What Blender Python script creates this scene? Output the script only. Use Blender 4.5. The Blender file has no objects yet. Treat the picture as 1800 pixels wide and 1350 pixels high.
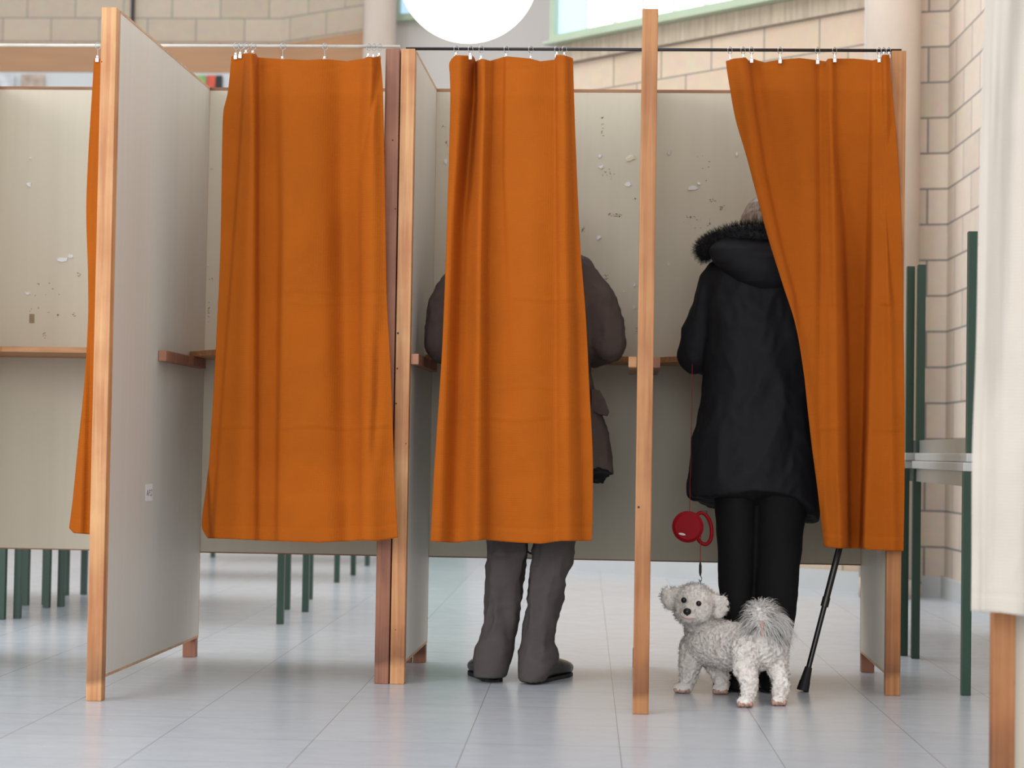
import bpy, bmesh, math, random
import numpy as np
from mathutils import Vector, Matrix, noise
random.seed(7); rng = np.random.default_rng(7)
SC = bpy.context.scene
C = SC.collection
PI = math.pi

# ------------------------------------------------------------------ camera
YAW, PITCH, ROLL, F, EYE = .0609, .0332, .0162, 3515.6, .7365
def _axes():
    cy, sy, cp, sp = math.cos(YAW), math.sin(YAW), math.cos(PITCH), math.sin(PITCH)
    f = Vector((-sy*cp, cy*cp, sp)); r = Vector((cy, sy, 0)); u = r.cross(f)
    c, s = math.cos(ROLL), math.sin(ROLL)
    return c*r + s*u, -s*r + c*u, f
CR, CU, CF = _axes()
def ray(px, py): return CF + CR*((px-900)/F) + CU*((675-py)/F)
def at(px, py, D):
    d = ray(px, py); t = D/d.y
    return Vector((d.x*t, D, EYE + d.z*t))
def fl(px, py):
    d = ray(px, py); t = -EYE/d.z
    return Vector((d.x*t, d.y*t, 0))
cam = bpy.data.cameras.new('camera'); camo = bpy.data.objects.new('camera', cam); C.objects.link(camo)
cam.sensor_width = 36; cam.lens = F/1800*36; cam.clip_end = 200
m = Matrix.Identity(4)
for i in range(3):
    m[i][0] = CR[i]; m[i][1] = CU[i]; m[i][2] = -CF[i]
m[2][3] = EYE
camo.matrix_world = m
cam.dof.use_dof = True; cam.dof.focus_distance = 6.15; cam.dof.aperture_fstop = 4.0
SC.camera = camo
SC.view_settings.view_transform = 'Standard'; SC.view_settings.look = 'None'
SC.view_settings.exposure = 0.0; SC.view_settings.gamma = 1; SC.view_settings.use_curve_mapping = False

# ------------------------------------------------------------------ light
w = bpy.data.worlds.new('world'); SC.world = w; w.use_nodes = True
bg = w.node_tree.nodes['Background']; bg.inputs[0].default_value = (.92, .96, 1, 1); bg.inputs[1].default_value = 1.08
def area(name, loc, target, sx, sy, power, col):
    l = bpy.data.lights.new(name, 'AREA'); l.shape = 'RECTANGLE'; l.size = sx; l.size_y = sy; l.energy = power; l.color = col
    o = bpy.data.objects.new(name, l); C.objects.link(o); o.location = loc
    o.rotation_euler = (Vector(target)-Vector(loc)).to_track_quat('-Z', 'Y').to_euler(); return o
area('skylight_over_hall', (-1.5, 10.2, 5.4), (-1.5, 10.0, 0), 7, 4, 170, (1, .99, .97))
area('front_fill_light', (-.9, -2.8, 2.7), (0, 6.3, .7), 5.5, 3, 150, (1, .98, .95))  # added fill lamp behind the camera, brightens curtains and booth interiors
area('left_fill_light', (-5.2, 1.2, 2.8), (0, 6.3, .9), 3, 2.4, 160, (1, .98, .96))  # added side lamp from the left, gives the curtain folds more contrast

# ------------------------------------------------------------------ materials
def s2l(c): return tuple(((v/255+.055)/1.055)**2.4 if v > 10 else v/255/12.92 for v in c)
MATS = {}
def nodes(name):
    mt = bpy.data.materials.new(name); mt.use_nodes = True
    nt = mt.node_tree; b = nt.nodes['Principled BSDF']; MATS[name] = mt
    return mt, nt, b
def N(nt, t, **kw):
    n = nt.nodes.new(t)
    for k, v in kw.items():
        if k in n.inputs: n.inputs[k].default_value = v
        else: setattr(n, k, v)
    return n
def mat(name, col, rough=.6, var=.08, scale=(8, 8, 8), bump=0, bscale=60, metal=0, spec=.5, col2=None, detail=4, sheen=0):
    mt, nt, b = nodes(name); L = nt.links.new
    tc = N(nt, 'ShaderNodeTexCoord'); mp = N(nt, 'ShaderNodeMapping'); mp.inputs['Scale'].default_value = scale
    L(tc.outputs['Object'], mp.inputs['Vector'])
    nz = N(nt, 'ShaderNodeTexNoise'); nz.inputs['Scale'].default_value = 1; nz.inputs['Detail'].default_value = detail
    L(mp.outputs[0], nz.inputs['Vector'])
    c = s2l(col)
    if col2 is None: lo = tuple(x*(1-var) for x in c); hi = tuple(min(1, x*(1+var)) for x in c)
    else: lo = s2l(col2); hi = c
    cr = N(nt, 'ShaderNodeValToRGB'); cr.color_ramp.elements[0].position = .32; cr.color_ramp.elements[1].position = .68
    cr.color_ramp.elements[0].color = (*lo, 1); cr.color_ramp.elements[1].color = (*hi, 1)
    L(nz.outputs['Fac'], cr.inputs['Fac']); L(cr.outputs[0], b.inputs['Base Color'])
    b.inputs['Roughness'].default_value = rough; b.inputs['Metallic'].default_value = metal
    b.inputs['Specular IOR Level'].default_value = spec
    if sheen: b.inputs['Sheen Weight'].default_value = sheen; b.inputs['Sheen Roughness'].default_value = .5
    if bump:
        n2 = N(nt, 'ShaderNodeTexNoise'); n2.inputs['Scale'].default_value = bscale; n2.inputs['Detail'].default_value = 3
        L(tc.outputs['Object'], n2.inputs['Vector'])
        bp = N(nt, 'ShaderNodeBump'); bp.inputs['Strength'].default_value = bump; bp.inputs['Distance'].default_value = .01
        L(n2.outputs['Fac'], bp.inputs['Height']); L(bp.outputs[0], b.inputs['Normal'])
    return mt
def fabric(name, col, freq=900, rough=.85, var=.05, bump=.25, spec=.2, wf=(1, 1)):
    mt, nt, b = nodes(name); L = nt.links.new
    tc = N(nt, 'ShaderNodeTexCoord'); c = s2l(col)
    nz = N(nt, 'ShaderNodeTexNoise'); nz.inputs['Scale'].default_value = 5; nz.inputs['Detail'].default_value = 8
    nz.inputs['Roughness'].default_value = .7
    L(tc.outputs['Object'], nz.inputs['Vector'])
    cr = N(nt, 'ShaderNodeValToRGB'); cr.color_ramp.elements[0].position = .3; cr.color_ramp.elements[1].position = .7
    cr.color_ramp.elements[0].color = (*[x*(1-var) for x in c], 1); cr.color_ramp.elements[1].color = (*[min(1, x*(1+var)) for x in c], 1)
    L(nz.outputs['Fac'], cr.inputs['Fac']); L(cr.outputs[0], b.inputs['Base Color'])
    b.inputs['Roughness'].default_value = rough; b.inputs['Specular IOR Level'].default_value = spec
    wx = N(nt, 'ShaderNodeTexWave'); wx.inputs['Scale'].default_value = freq*wf[0]/20; wx.bands_direction = 'X'
    wz = N(nt, 'ShaderNodeTexWave'); wz.inputs['Scale'].default_value = freq*wf[1]/20; wz.bands_direction = 'Z'
    for q in (wx, wz): q.inputs['Distortion'].default_value = 1.5; L(tc.outputs['Object'], q.inputs['Vector'])
    ad = N(nt, 'ShaderNodeMath', operation='ADD'); L(wx.outputs['Fac'], ad.inputs[0]); L(wz.outputs['Fac'], ad.inputs[1])
    bp = N(nt, 'ShaderNodeBump'); bp.inputs['Strength'].default_value = bump; bp.inputs['Distance'].default_value = .001
    L(ad.outputs[0], bp.inputs['Height']); L(bp.outputs[0], b.inputs['Normal'])
    return mt
def wood(name, col, dark, vertical=True, rough=.55):
    mt, nt, b = nodes(name); L = nt.links.new
    tc = N(nt, 'ShaderNodeTexCoord'); mp = N(nt, 'ShaderNodeMapping')
    mp.inputs['Scale'].default_value = (70, 70, 2.2) if vertical else (3, 70, 70)
    L(tc.outputs['Object'], mp.inputs['Vector'])
    nz = N(nt, 'ShaderNodeTexNoise'); nz.inputs['Scale'].default_value = 1; nz.inputs['Detail'].default_value = 6; nz.inputs['Distortion'].default_value = .4
    L(mp.outputs[0], nz.inputs['Vector'])
    n3 = N(nt, 'ShaderNodeTexNoise'); n3.inputs['Scale'].default_value = 5; n3.inputs['Detail'].default_value = 5
    L(tc.outputs['Object'], n3.inputs['Vector'])
    mx0 = N(nt, 'ShaderNodeMath', operation='ADD'); L(nz.outputs['Fac'], mx0.inputs[0]); L(n3.outputs['Fac'], mx0.inputs[1])
    cr = N(nt, 'ShaderNodeValToRGB'); cr.color_ramp.elements[0].position = .36; cr.color_ramp.elements[1].position = .6
    hl = N(nt, 'ShaderNodeMath', operation='MULTIPLY'); hl.inputs[1].default_value = .5; L(mx0.outputs[0], hl.inputs[0])
    cr.color_ramp.elements[0].color = (*s2l(dark), 1); cr.color_ramp.elements[1].color = (*s2l(col), 1)
    L(hl.outputs[0], cr.inputs['Fac'])
    # small dark nail holes and knots
    vo = N(nt, 'ShaderNodeTexVoronoi'); vo.inputs['Scale'].default_value = 16; L(tc.outputs['Object'], vo.inputs['Vector'])
    lt = N(nt, 'ShaderNodeMath', operation='LESS_THAN'); lt.inputs[1].default_value = .055; L(vo.outputs['Distance'], lt.inputs[0])
    mx = N(nt, 'ShaderNodeMix', data_type='RGBA'); L(lt.outputs[0], mx.inputs['Factor']); L(cr.outputs[0], mx.inputs['A']); mx.inputs['B'].default_value = (.03, .015, .01, 1)
    L(mx.outputs['Result'], b.inputs['Base Color']); b.inputs['Roughness'].default_value = rough
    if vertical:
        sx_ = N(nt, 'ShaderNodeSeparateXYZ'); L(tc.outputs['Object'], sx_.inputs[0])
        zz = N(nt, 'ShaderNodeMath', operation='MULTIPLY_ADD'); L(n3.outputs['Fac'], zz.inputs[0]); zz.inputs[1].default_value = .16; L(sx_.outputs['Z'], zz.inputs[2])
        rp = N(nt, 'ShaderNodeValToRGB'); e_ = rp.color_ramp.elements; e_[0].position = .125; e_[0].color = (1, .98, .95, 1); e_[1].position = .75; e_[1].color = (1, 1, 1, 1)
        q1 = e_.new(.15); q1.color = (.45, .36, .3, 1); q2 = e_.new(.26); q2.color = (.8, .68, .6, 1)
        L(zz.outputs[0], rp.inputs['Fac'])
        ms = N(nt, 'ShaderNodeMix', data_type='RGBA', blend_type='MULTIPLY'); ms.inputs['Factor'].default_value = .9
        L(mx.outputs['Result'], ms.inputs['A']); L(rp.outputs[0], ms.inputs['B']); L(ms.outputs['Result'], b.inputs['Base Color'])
    bp = N(nt, 'ShaderNodeBump'); bp.inputs['Strength'].default_value = .2; bp.inputs['Distance'].default_value = .004
    L(nz.outputs['Fac'], bp.inputs['Height']); L(bp.outputs[0], b.inputs['Normal'])
    return mt
def blocks(name, c1, c2, mortar, bw=.4, bh=.195, ox=0, oz=0, offset=.5):
    mt, nt, b = nodes(name); L = nt.links.new
    uv = N(nt, 'ShaderNodeUVMap'); mp = N(nt, 'ShaderNodeMapping'); mp.inputs['Location'].default_value = (ox, oz, 0)
    L(uv.outputs[0], mp.inputs['Vector'])
    br = N(nt, 'ShaderNodeTexBrick'); br.offset = offset
    br.inputs['Scale'].default_value = 1; br.inputs['Brick Width'].default_value = bw; br.inputs['Row Height'].default_value = bh
    br.inputs['Mortar Size'].default_value = .006; br.inputs['Mortar Smooth'].default_value = .3; br.inputs['Bias'].default_value = 0
    br.inputs['Color1'].default_value = (*s2l(c1), 1); br.inputs['Color2'].default_value = (*s2l(c2), 1); br.inputs['Mortar'].default_value = (*s2l(mortar), 1)
    L(mp.outputs[0], br.inputs['Vector'])
    nz = N(nt, 'ShaderNodeTexNoise'); nz.inputs['Scale'].default_value = 14; nz.inputs['Detail'].default_value = 8; L(uv.outputs[0], nz.inputs['Vector'])
    mx = N(nt, 'ShaderNodeMix', data_type='RGBA', blend_type='MULTIPLY'); mx.inputs['Factor'].default_value = .22
    L(br.outputs['Color'], mx.inputs['A']); L(nz.outputs['Color'], mx.inputs['B'])
    hs = N(nt, 'ShaderNodeHueSaturation'); hs.inputs['Saturation'].default_value = 1; hs.inputs['Value'].default_value = 1.1
    L(mx.outputs['Result'], hs.inputs['Color'])
    L(hs.outputs[0], b.inputs['Base Color']); b.inputs['Roughness'].default_value = .9; b.inputs['Specular IOR Level'].default_value = .2
    bp = N(nt, 'ShaderNodeBump', invert=True); bp.inputs['Strength'].default_value = .5; bp.inputs['Distance'].default_value = .006
    L(br.outputs['Fac'], bp.inputs['Height']); L(bp.outputs[0], b.inputs['Normal'])
    return mt
def emis(name, col, st):
    mt, nt, b = nodes(name); b.inputs['Base Color'].default_value = (*s2l(col), 1)
    b.inputs['Emission Color'].default_value = (*s2l(col), 1); b.inputs['Emission Strength'].default_value = st; b.inputs['Roughness'].default_value = .4
    return mt

M_PANEL = mat('laminate_panel', (212, 203, 184), .5, .018, (30, 30, .8), bump=.03, bscale=200)
M_PANEL2 = mat('laminate_panel_grey', (216, 213, 204), .5, .018, (30, 30, .8), bump=.03, bscale=200)
M_EDGE = wood('plywood_edge', (165, 120, 85), (120, 80, 52), False)
M_EDGEL = wood('pale_edge', (214, 176, 138), (184, 140, 104), False)
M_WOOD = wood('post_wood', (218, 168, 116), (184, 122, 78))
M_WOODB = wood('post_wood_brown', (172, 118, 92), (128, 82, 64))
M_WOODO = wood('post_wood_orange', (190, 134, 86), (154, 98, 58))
M_WOODH = wood('shelf_wood', (190, 138, 92), (150, 100, 62), False)
M_ORANGE = fabric('orange_cotton', (171, 87, 13), var=.07)
M_WHITEC = fabric('cream_cotton', (204, 194, 182), var=.03, freq=900, bump=.3, wf=(.5, 1))
M_BROWNC = fabric('brown_wool', (82, 70, 66), var=.2, freq=1200, bump=.2)
M_TROUS = fabric('grey_trouser_wool', (80, 74, 73), var=.12, freq=1400, bump=.15)
M_BLACKC = mat('black_nylon', (23, 23, 28), .65, .12, (9, 9, 9), spec=.22)
M_BLACKT = mat('black_trouser', (24, 24, 26), .8, .1, (9, 9, 9), spec=.15)
M_FURB = mat('black_fur', (20, 20, 23), .6, .2, (30, 30, 30), spec=.3)
M_LEATH = mat('black_leather', (30, 26, 25), .3, .1, (20, 20, 20))
M_SKIN = mat('skin', (205, 160, 138), .5, .05, (20, 20, 20))
M_HAIR = mat('ash_blond_hair', (176, 156, 140), .45, .3, (160, 160, 6), col2=(104, 86, 78))
M_HAIRG = mat('grey_hair', (140, 136, 130), .5, .2, (120, 120, 8))
M_DOG = mat('dog_curls', (250, 247, 243), .85, .06, (40, 40, 40), col2=(230, 218, 211), spec=.1)
M_DOGF = mat('dog_fur', (252, 250, 247), .7, .01, (25, 25, 25), spec=.1)
def _fur(mt, col):                   # white hair lets light through
    nt = mt.node_tree; b = nt.nodes['Principled BSDF']; out = nt.nodes['Material Output']
    tr = N(nt, 'ShaderNodeBsdfTranslucent'); tr.inputs['Color'].default_value = (*s2l(col), 1); mx = N(nt, 'ShaderNodeMixShader'); mx.inputs[0].default_value = .15
    nt.links.new(b.outputs[0], mx.inputs[1]); nt.links.new(tr.outputs[0], mx.inputs[2]); nt.links.new(mx.outputs[0], out.inputs['Surface'])
_fur(M_DOGF, (252, 250, 247))
M_DOGP = mat('dog_pink_skin', (208, 158, 146), .7, .15, (60, 60, 60))
M_DOGPAW = mat('dog_paw_fur', (206, 172, 156), .8, .15, (80, 80, 80), col2=(170, 126, 110))
M_BLACK = mat('black_gloss', (12, 11, 12), .15, .1, (20, 20, 20))
M_RUB = mat('black_rubber', (22, 22, 24), .6, .1, (20, 20, 20))
M_CANE = mat('cane_black_metal', (18, 18, 20), .25, .1, (20, 20, 20))
M_RED = mat('red_plastic', (146, 10, 24), .6, .06, (20, 20, 20), spec=.2)
M_REDD = mat('dark_red_cord', (150, 30, 38), .6, .06, (20, 20, 20))
M_GREEN = mat('green_painted_steel', (46, 74, 62), .4, .06, (6, 6, 6))
M_TABLE = mat('grey_tabletop', (196, 198, 198), .35, .04, (6, 6, 6))
M_APRON = mat('grey_apron_metal', (168, 166, 162), .3, .05, (6, 6, 6), metal=.3)
M_ROD = mat('dark_steel_rod', (58, 54, 56), .35, .1, (6, 6, 6), metal=.6)
M_RODW = mat('white_painted_rod', (214, 210, 200), .4, .12, (14, 60, 60))
M_CHROME = mat('chrome', (200, 202, 204), .22, .04, (6, 6, 6), metal=.8)
M_PAPER = mat('white_paper', (236, 236, 238), .8, .03, (30, 30, 30))
M_PAPERC = mat('cream_paper', (226, 216, 192), .8, .06, (90, 90, 90))
M_TAPE = mat('brown_residue', (158, 138, 112), .8, .1, (60, 60, 60))
M_INK = mat('blue_black_ink', (40, 42, 60), .7, .1, (60, 60, 60))
M_WFRAME = mat('pale_green_frame', (176, 190, 166), .45, .04, (5, 5, 5))
M_PLAST = mat('pale_plaster', (206, 200, 194), .85, .03, (2, 2, 2))
M_BROWNBAND = mat('brown_wood_band', (184, 140, 104), .6, .08, (1.5, 1.5, 20))
M_COL = mat('concrete_column', (206, 190, 176), .8, .06, (6, 6, 2), bump=.1)
M_SKIRT = mat('pale_grey_skirting', (214, 216, 216), .5, .03, (3, 3, 3))
M_GDOOR = mat('green_door', (70, 130, 105), .4, .06, (3, 3, 3))
M_BLKL = blocks('beige_blocks', (208, 192, 172), (198, 180, 160), (160, 152, 142), ox=-((at(132, 50, 16).x+9) % .4), oz=-(at(250, 32, 16).z % .195))
M_BLKA = blocks('peach_blocks', (220, 200, 178), (212, 188, 164), (158, 150, 140), ox=-.077, oz=-(at(1200, 78, 11.93).z % .195))
M_BLKR = blocks('pinkish_blocks', (232, 216, 200), (216, 200, 184), (150, 146, 142), bh=.19, oz=-(at(1640, 82, 10.7).z % .19))
M_CONC = mat('rough_concrete', (206, 190, 168), .9, .1, (40, 40, 4), col2=(176, 160, 142), bump=.2)
M_GLOBE = emis('glowing_opal_glass', (255, 252, 246), 2.2)
M_PANE = emis('daylight_pane', (232, 244, 250), 1.25)
M_PANEB = emis('blue_daylight_pane', (168, 196, 224), .95)

def floor_mat():
    mt, nt, b = nodes('grey_vinyl_tiles'); L = nt.links.new
    d = ray(1030, 797); a = math.atan2(-d.x, d.y)            # direction of the long joints
    p0 = fl(1085, 1277)
    tc = N(nt, 'ShaderNodeTexCoord'); mp = N(nt, 'ShaderNodeMapping')
    r = Matrix.Rotation(-a, 2); q = r @ Vector((p0.x, p0.y))
    mp.inputs['Rotation'].default_value = (0, 0, -a); mp.inputs['Location'].default_value = (-q.x, -q.y, 0)
    L(tc.outputs['Object'], mp.inputs['Vector'])
    br = N(nt, 'ShaderNodeTexBrick'); br.offset = 0; br.squash = 1
    br.inputs['Scale'].default_value = 1; br.inputs['Brick Width'].default_value = .385; br.inputs['Row Height'].default_value = .372
    br.inputs['Mortar Size'].default_value = .0011; br.inputs['Mortar Smooth'].default_value = .2
    br.inputs['Color1'].default_value = (*s2l((200, 206, 214)), 1); br.inputs['Color2'].default_value = (*s2l((196, 202, 211)), 1)
    br.inputs['Mortar'].default_value = (*s2l((134, 131, 128)), 1)
    L(mp.outputs[0], br.inputs['Vector'])
    m2 = N(nt, 'ShaderNodeMapping'); m2.inputs['Scale'].default_value = (8, 14, 1); L(tc.outputs['Object'], m2.inputs['Vector'])
    nz = N(nt, 'ShaderNodeTexNoise'); nz.inputs['Scale'].default_value = 1; nz.inputs['Detail'].default_value = 9; nz.inputs['Roughness'].default_value = .7
    L(m2.outputs[0], nz.inputs['Vector'])
    cr = N(nt, 'ShaderNodeValToRGB'); cr.color_ramp.elements[0].position = .3; cr.color_ramp.elements[1].position = .7
    cr.color_ramp.elements[0].color = (.86, .86, .86, 1); cr.color_ramp.elements[1].color = (1, 1, 1, 1); L(nz.outputs['Fac'], cr.inputs['Fac'])
    mx = N(nt, 'ShaderNodeMix', data_type='RGBA', blend_type='MULTIPLY'); mx.inputs['Factor'].default_value = .45
    L(br.outputs['Color'], mx.inputs['A']); L(cr.outputs[0], mx.inputs['B']); L(mx.outputs['Result'], b.inputs['Base Color'])
    mr = N(nt, 'ShaderNodeMapRange'); mr.inputs['To Min'].default_value = .17; mr.inputs['To Max'].default_value = .32
    L(nz.outputs['Fac'], mr.inputs['Value']); L(mr.outputs[0], b.inputs['Roughness'])
    return mt
M_FLOOR = floor_mat()

# ------------------------------------------------------------------ mesh helpers
def link(name, me, mt=None, parent=None, smooth=False):
    o = bpy.data.objects.new(name, me); C.objects.link(o)
    if mt is not None: me.materials.append(mt)
    if parent is not None: o.parent = parent
    if smooth: me.polygons.foreach_set('use_smooth', [True]*len(me.polygons))
    return o
class MB:
    def __init__(s): s.bm = bmesh.new()
    def box(s, x0, x1, y0, y1, z0, z1, bev=0):
        r = bmesh.ops.create_cube(s.bm, size=1); vs = r['verts']
        for v in vs: v.co = Vector(((x0+x1)/2+v.co.x*(x1-x0), (y0+y1)/2+v.co.y*(y1-y0), (z0+z1)/2+v.co.z*(z1-z0)))
        if bev:
            es = list({e for v in vs for e in v.link_edges})
            bmesh.ops.bevel(s.bm, geom=es, offset=bev, segments=2, affect='EDGES', profile=.6)
        return s
    def cyl(s, a, b, r0, r1=None, seg=16):
        a = Vector(a); b = Vector(b); r1 = r0 if r1 is None else r1
        q = (b-a).to_track_quat('Z', 'Y').to_matrix().to_4x4()
        bmesh.ops.create_cone(s.bm, cap_ends=True, segments=seg, radius1=r0, radius2=r1, depth=(b-a).length, matrix=Matrix.Translation((a+b)/2) @ q)
        return s
    def ball(s, c, r, rot=None, seg=20):
        if not hasattr(r, '__len__'): r = (r, r, r)
        mtx = Matrix.Translation(Vector(c)) @ (rot.to_4x4() if rot else Matrix.Identity(4)) @ Matrix.Diagonal((*r, 1))
        nv = max(8, seg*2//3); new = s.bm.verts.new
        top = new(mtx @ Vector((0, 0, 1))); bot = new(mtx @ Vector((0, 0, -1)))
        R = [[new(mtx @ Vector((math.sin(PI*j/nv)*math.cos(2*PI*k/seg), math.sin(PI*j/nv)*math.sin(2*PI*k/seg), math.cos(PI*j/nv)))) for k in range(seg)] for j in range(1, nv)]
        nf = s.bm.faces.new
        for k in range(seg):
            q = (k+1) % seg; nf((top, R[0][k], R[0][q])); nf((bot, R[-1][q], R[-1][k]))
            for A_, B_ in zip(R, R[1:]): nf((A_[k], B_[k], B_[q], A_[q]))
        return s
    def cap(s, a, ra, b, rb):        # tapered limb with round ends
        a = Vector(a); b = Vector(b); s.ball(a, ra, seg=18); s.ball(b, rb, seg=18)
        if (b-a).length > 1e-4:
            q = (b-a).to_track_quat('Z', 'Y'); A_, B_ = [[s.bm.verts.new(c + q @ Vector((r*math.cos(2*PI*k/18), r*math.sin(2*PI*k/18), 0))) for k in range(18)] for c, r in ((a, ra), (b, rb))]
            for k in range(18): s.bm.faces.new((A_[k], A_[(k+1) % 18], B_[(k+1) % 18], B_[k]))
            s.bm.faces.new(A_[::-1]); s.bm.faces.new(B_)
        return s
    def chain(s, pts):               # pts: (Vector, r)
        for (a, ra), (b, rb) in zip(pts, pts[1:]): s.cap(a, ra, b, rb)
        return s
    def tube(s, pts, r, seg=8, closed=False):
        pts = [Vector(p) for p in pts]; n = len(pts); rings = []
        for i, p in enumerate(pts):
            a = pts[(i-1) % n] if closed or i else p; b = pts[(i+1) % n] if closed or i < n-1 else p
            q = (b-a).to_track_quat('Z', 'Y'); rr = r[i] if hasattr(r, '__len__') else r
            rings.append([s.bm.verts.new(p + q @ Vector((rr*math.cos(2*PI*k/seg), rr*math.sin(2*PI*k/seg), 0))) for k in range(seg)])
        for i in range(n if closed else n-1):
            A, B = rings[i], rings[(i+1) % n]
            for k in range(seg): s.bm.faces.new((A[k], A[(k+1) % seg], B[(k+1) % seg], B[k]))
        if not closed: s.bm.faces.new(rings[0][::-1]); s.bm.faces.new(rings[-1])
        return s
    def loft(s, rings):
        R = [[s.bm.verts.new(p) for p in rg] for rg in rings]; n = len(R[0])
        for A, B in zip(R, R[1:]):
            for k in range(n): s.bm.faces.new((A[k], A[(k+1) % n], B[(k+1) % n], B[k]))
        s.bm.faces.new(R[0][::-1]); s.bm.faces.new(R[-1]); return s
    def poly(s, pts, nrm, th):       # flat outline with thickness
        f = s.bm.faces.new([s.bm.verts.new(p) for p in pts])
        r = bmesh.ops.extrude_face_region(s.bm, geom=[f])
        for v in r['geom']:
            if isinstance(v, bmesh.types.BMVert): v.co += Vector(nrm)*th
        return s
    def build(s, name, mt, parent=None, smooth=False, autos=False):
        bmesh.ops.recalc_face_normals(s.bm, faces=s.bm.faces)
        me = bpy.data.meshes.new(name); s.bm.to_mesh(me); s.bm.free()
        return link(name, me, mt, parent, smooth)
def remeshed(mb, name, mt, parent, voxel=.008, smooth=6, disp=(), holes=()):
    o = mb.build(name, mt, None)
    md = o.modifiers.new('r', 'REMESH'); md.mode = 'VOXEL'; md.voxel_size = voxel
    sm = o.modifiers.new('s', 'SMOOTH'); sm.iterations = smooth; sm.factor = .6
    for (kind, size, st, mid) in disp:
        tx = bpy.data.textures.new('t', kind); tx.noise_scale = size
        if kind == 'CLOUDS': tx.noise_depth = 2
        d = o.modifiers.new('d', 'DISPLACE'); d.texture = tx; d.strength = st; d.mid_level = mid; d.texture_coords = 'LOCAL'
    dg = bpy.context.evaluated_depsgraph_get(); dg.update()
    me = bpy.data.meshes.new_from_object(o.evaluated_get(dg)); o.modifiers.clear()
    old = o.data; o.data = me; bpy.data.meshes.remove(old)
    me.name = name
    if not me.materials: me.materials.append(mt)
    me.polygons.foreach_set('use_smooth', [True]*len(me.polygons))
    if parent: o.parent = parent
    return o
def wrinkle(o, amp, f, seed=0, ridged=True, zr=None):
    me = o.data; nr = [v.normal.copy() for v in me.vertices]
    for v, n in zip(me.vertices, nr):
        p = Vector((v.co.x*f[0]+seed, v.co.y*f[1], v.co.z*f[2])); q = noise.noise(p)
        q = (1-abs(q)*2.6) if ridged else q
        k = 1 if zr is None else max(0, min(1, (v.co.z-zr[0])/(zr[1]-zr[0])))
        v.co += n*amp*(max(-1, q)-(.45 if ridged else 0))*k
    me.update()
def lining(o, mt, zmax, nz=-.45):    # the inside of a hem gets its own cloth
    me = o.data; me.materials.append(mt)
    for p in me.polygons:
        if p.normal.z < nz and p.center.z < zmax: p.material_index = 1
def interp(tab, t):
    if t <= tab[0][0]: return tab[0][1]
    for (a, b), (c, d) in zip(tab, tab[1:]):
        if t <= c: return b+(d-b)*(t-a)/(c-a) if c > a else d
    return tab[-1][1]
def sint(tab, t):                    # smooth interpolation through points
    n = len(tab)
    if t <= tab[0][0]: return tab[0][1]
    if t >= tab[-1][0]: return tab[-1][1]
    for i in range(n-1):
        if t <= tab[i+1][0]:
            x0, y0 = tab[i]; x1, y1 = tab[i+1]
            m0 = (tab[i+1][1]-tab[i-1][1])/(tab[i+1][0]-tab[i-1][0]) if i else (y1-y0)/(x1-x0)
            m1 = (tab[i+2][1]-tab[i][1])/(tab[i+2][0]-tab[i][0]) if i+2 < n else (y1-y0)/(x1-x0)
            h = x1-x0; s = (t-x0)/h
            return (2*s**3-3*s*s+1)*y0+(s**3-2*s*s+s)*h*m0+(-2*s**3+3*s*s)*y1+(s**3-s*s)*h*m1
def thing(name, label, cat, loc=(0, 0, 0), group=None):
    o = bpy.data.objects.new(name, None); o.empty_display_size = .1; C.objects.link(o)
    o['label'] = label; o['category'] = cat
    if group: o['group'] = group
    ROOTLOC[o.name] = Vector(loc)
    return o
ROOTLOC = {}
def settle():                        # move every root to its base while the parts keep their place
    for n, loc in ROOTLOC.items():
        o = bpy.data.objects[n]
        if loc.length and o.location.length == 0:
            o.location = loc
            for ch in o.children: ch.location = Vector(ch.location)-loc
def tag(o, label, cat, group=None):
    o['label'] = label; o['category'] = cat
    if group: o['group'] = group
    return o
def struct(o): o['kind'] = 'structure'; return o
def ringpx(y, xl, xr, D, hd, n=28, e=2.3, hem=None):
    c = at((xl+xr)/2, y, D); a = (xr-xl)/2*D/F; out = []
    for k in range(n):
        t = 2*PI*k/n; ct, st = math.cos(t), math.sin(t)
        x = a*math.copysign(abs(ct)**(2/e), ct); yy = hd*math.copysign(abs(st)**(2/e), st)
        z = hem(ct, st) if hem else 0
        out.append(Vector((c.x+x, c.y+yy, c.z+z)))
    return out

# ------------------------------------------------------------------ setting
mb = MB(); mb.box(-9, 4.5, -4, 18.5, -.1, 0); struct(mb.build('floor', M_FLOOR))
def plan(px, D): p = at(px, 400, D); return Vector((p.x, p.y))
def wall(name, pts, mt, z0=0, z1=5.6, th=.2, out=1):
    # pts in plan; front faces get metric UVs
    bm = bmesh.new(); uvl = bm.loops.layers.uv.new('UVMap'); s = 0
    for a, b in zip(pts, pts[1:]):
        L_ = (b-a).length; d = (b-a)/L_; n = Vector((-d.y, d.x))*out*th
        P = [Vector((*a, z0)), Vector((*b, z0)), Vector((*b, z1)), Vector((*a, z1))]
        Q = [p + Vector((n.x, n.y, 0)) for p in P]
        V = [bm.verts.new(p) for p in P+Q]
        uvs = {0: (s, z0), 1: (s+L_, z0), 2: (s+L_, z1), 3: (s, z1)}
        for idx in ((0, 1, 2, 3), (7, 6, 5, 4), (4, 5, 1, 0), (3, 2, 6, 7), (1, 5, 6, 2), (4, 0, 3, 7)):
            f = bm.faces.new([V[i] for i in idx])
            for lp, i in zip(f.loops, idx): lp[uvl].uv = uvs[i % 4]
        s += L_
    bmesh.ops.recalc_face_normals(bm, faces=bm.faces)
    me = bpy.data.meshes.new(name); bm.to_mesh(me); bm.free()
    return struct(link(name, me, mt))
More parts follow.
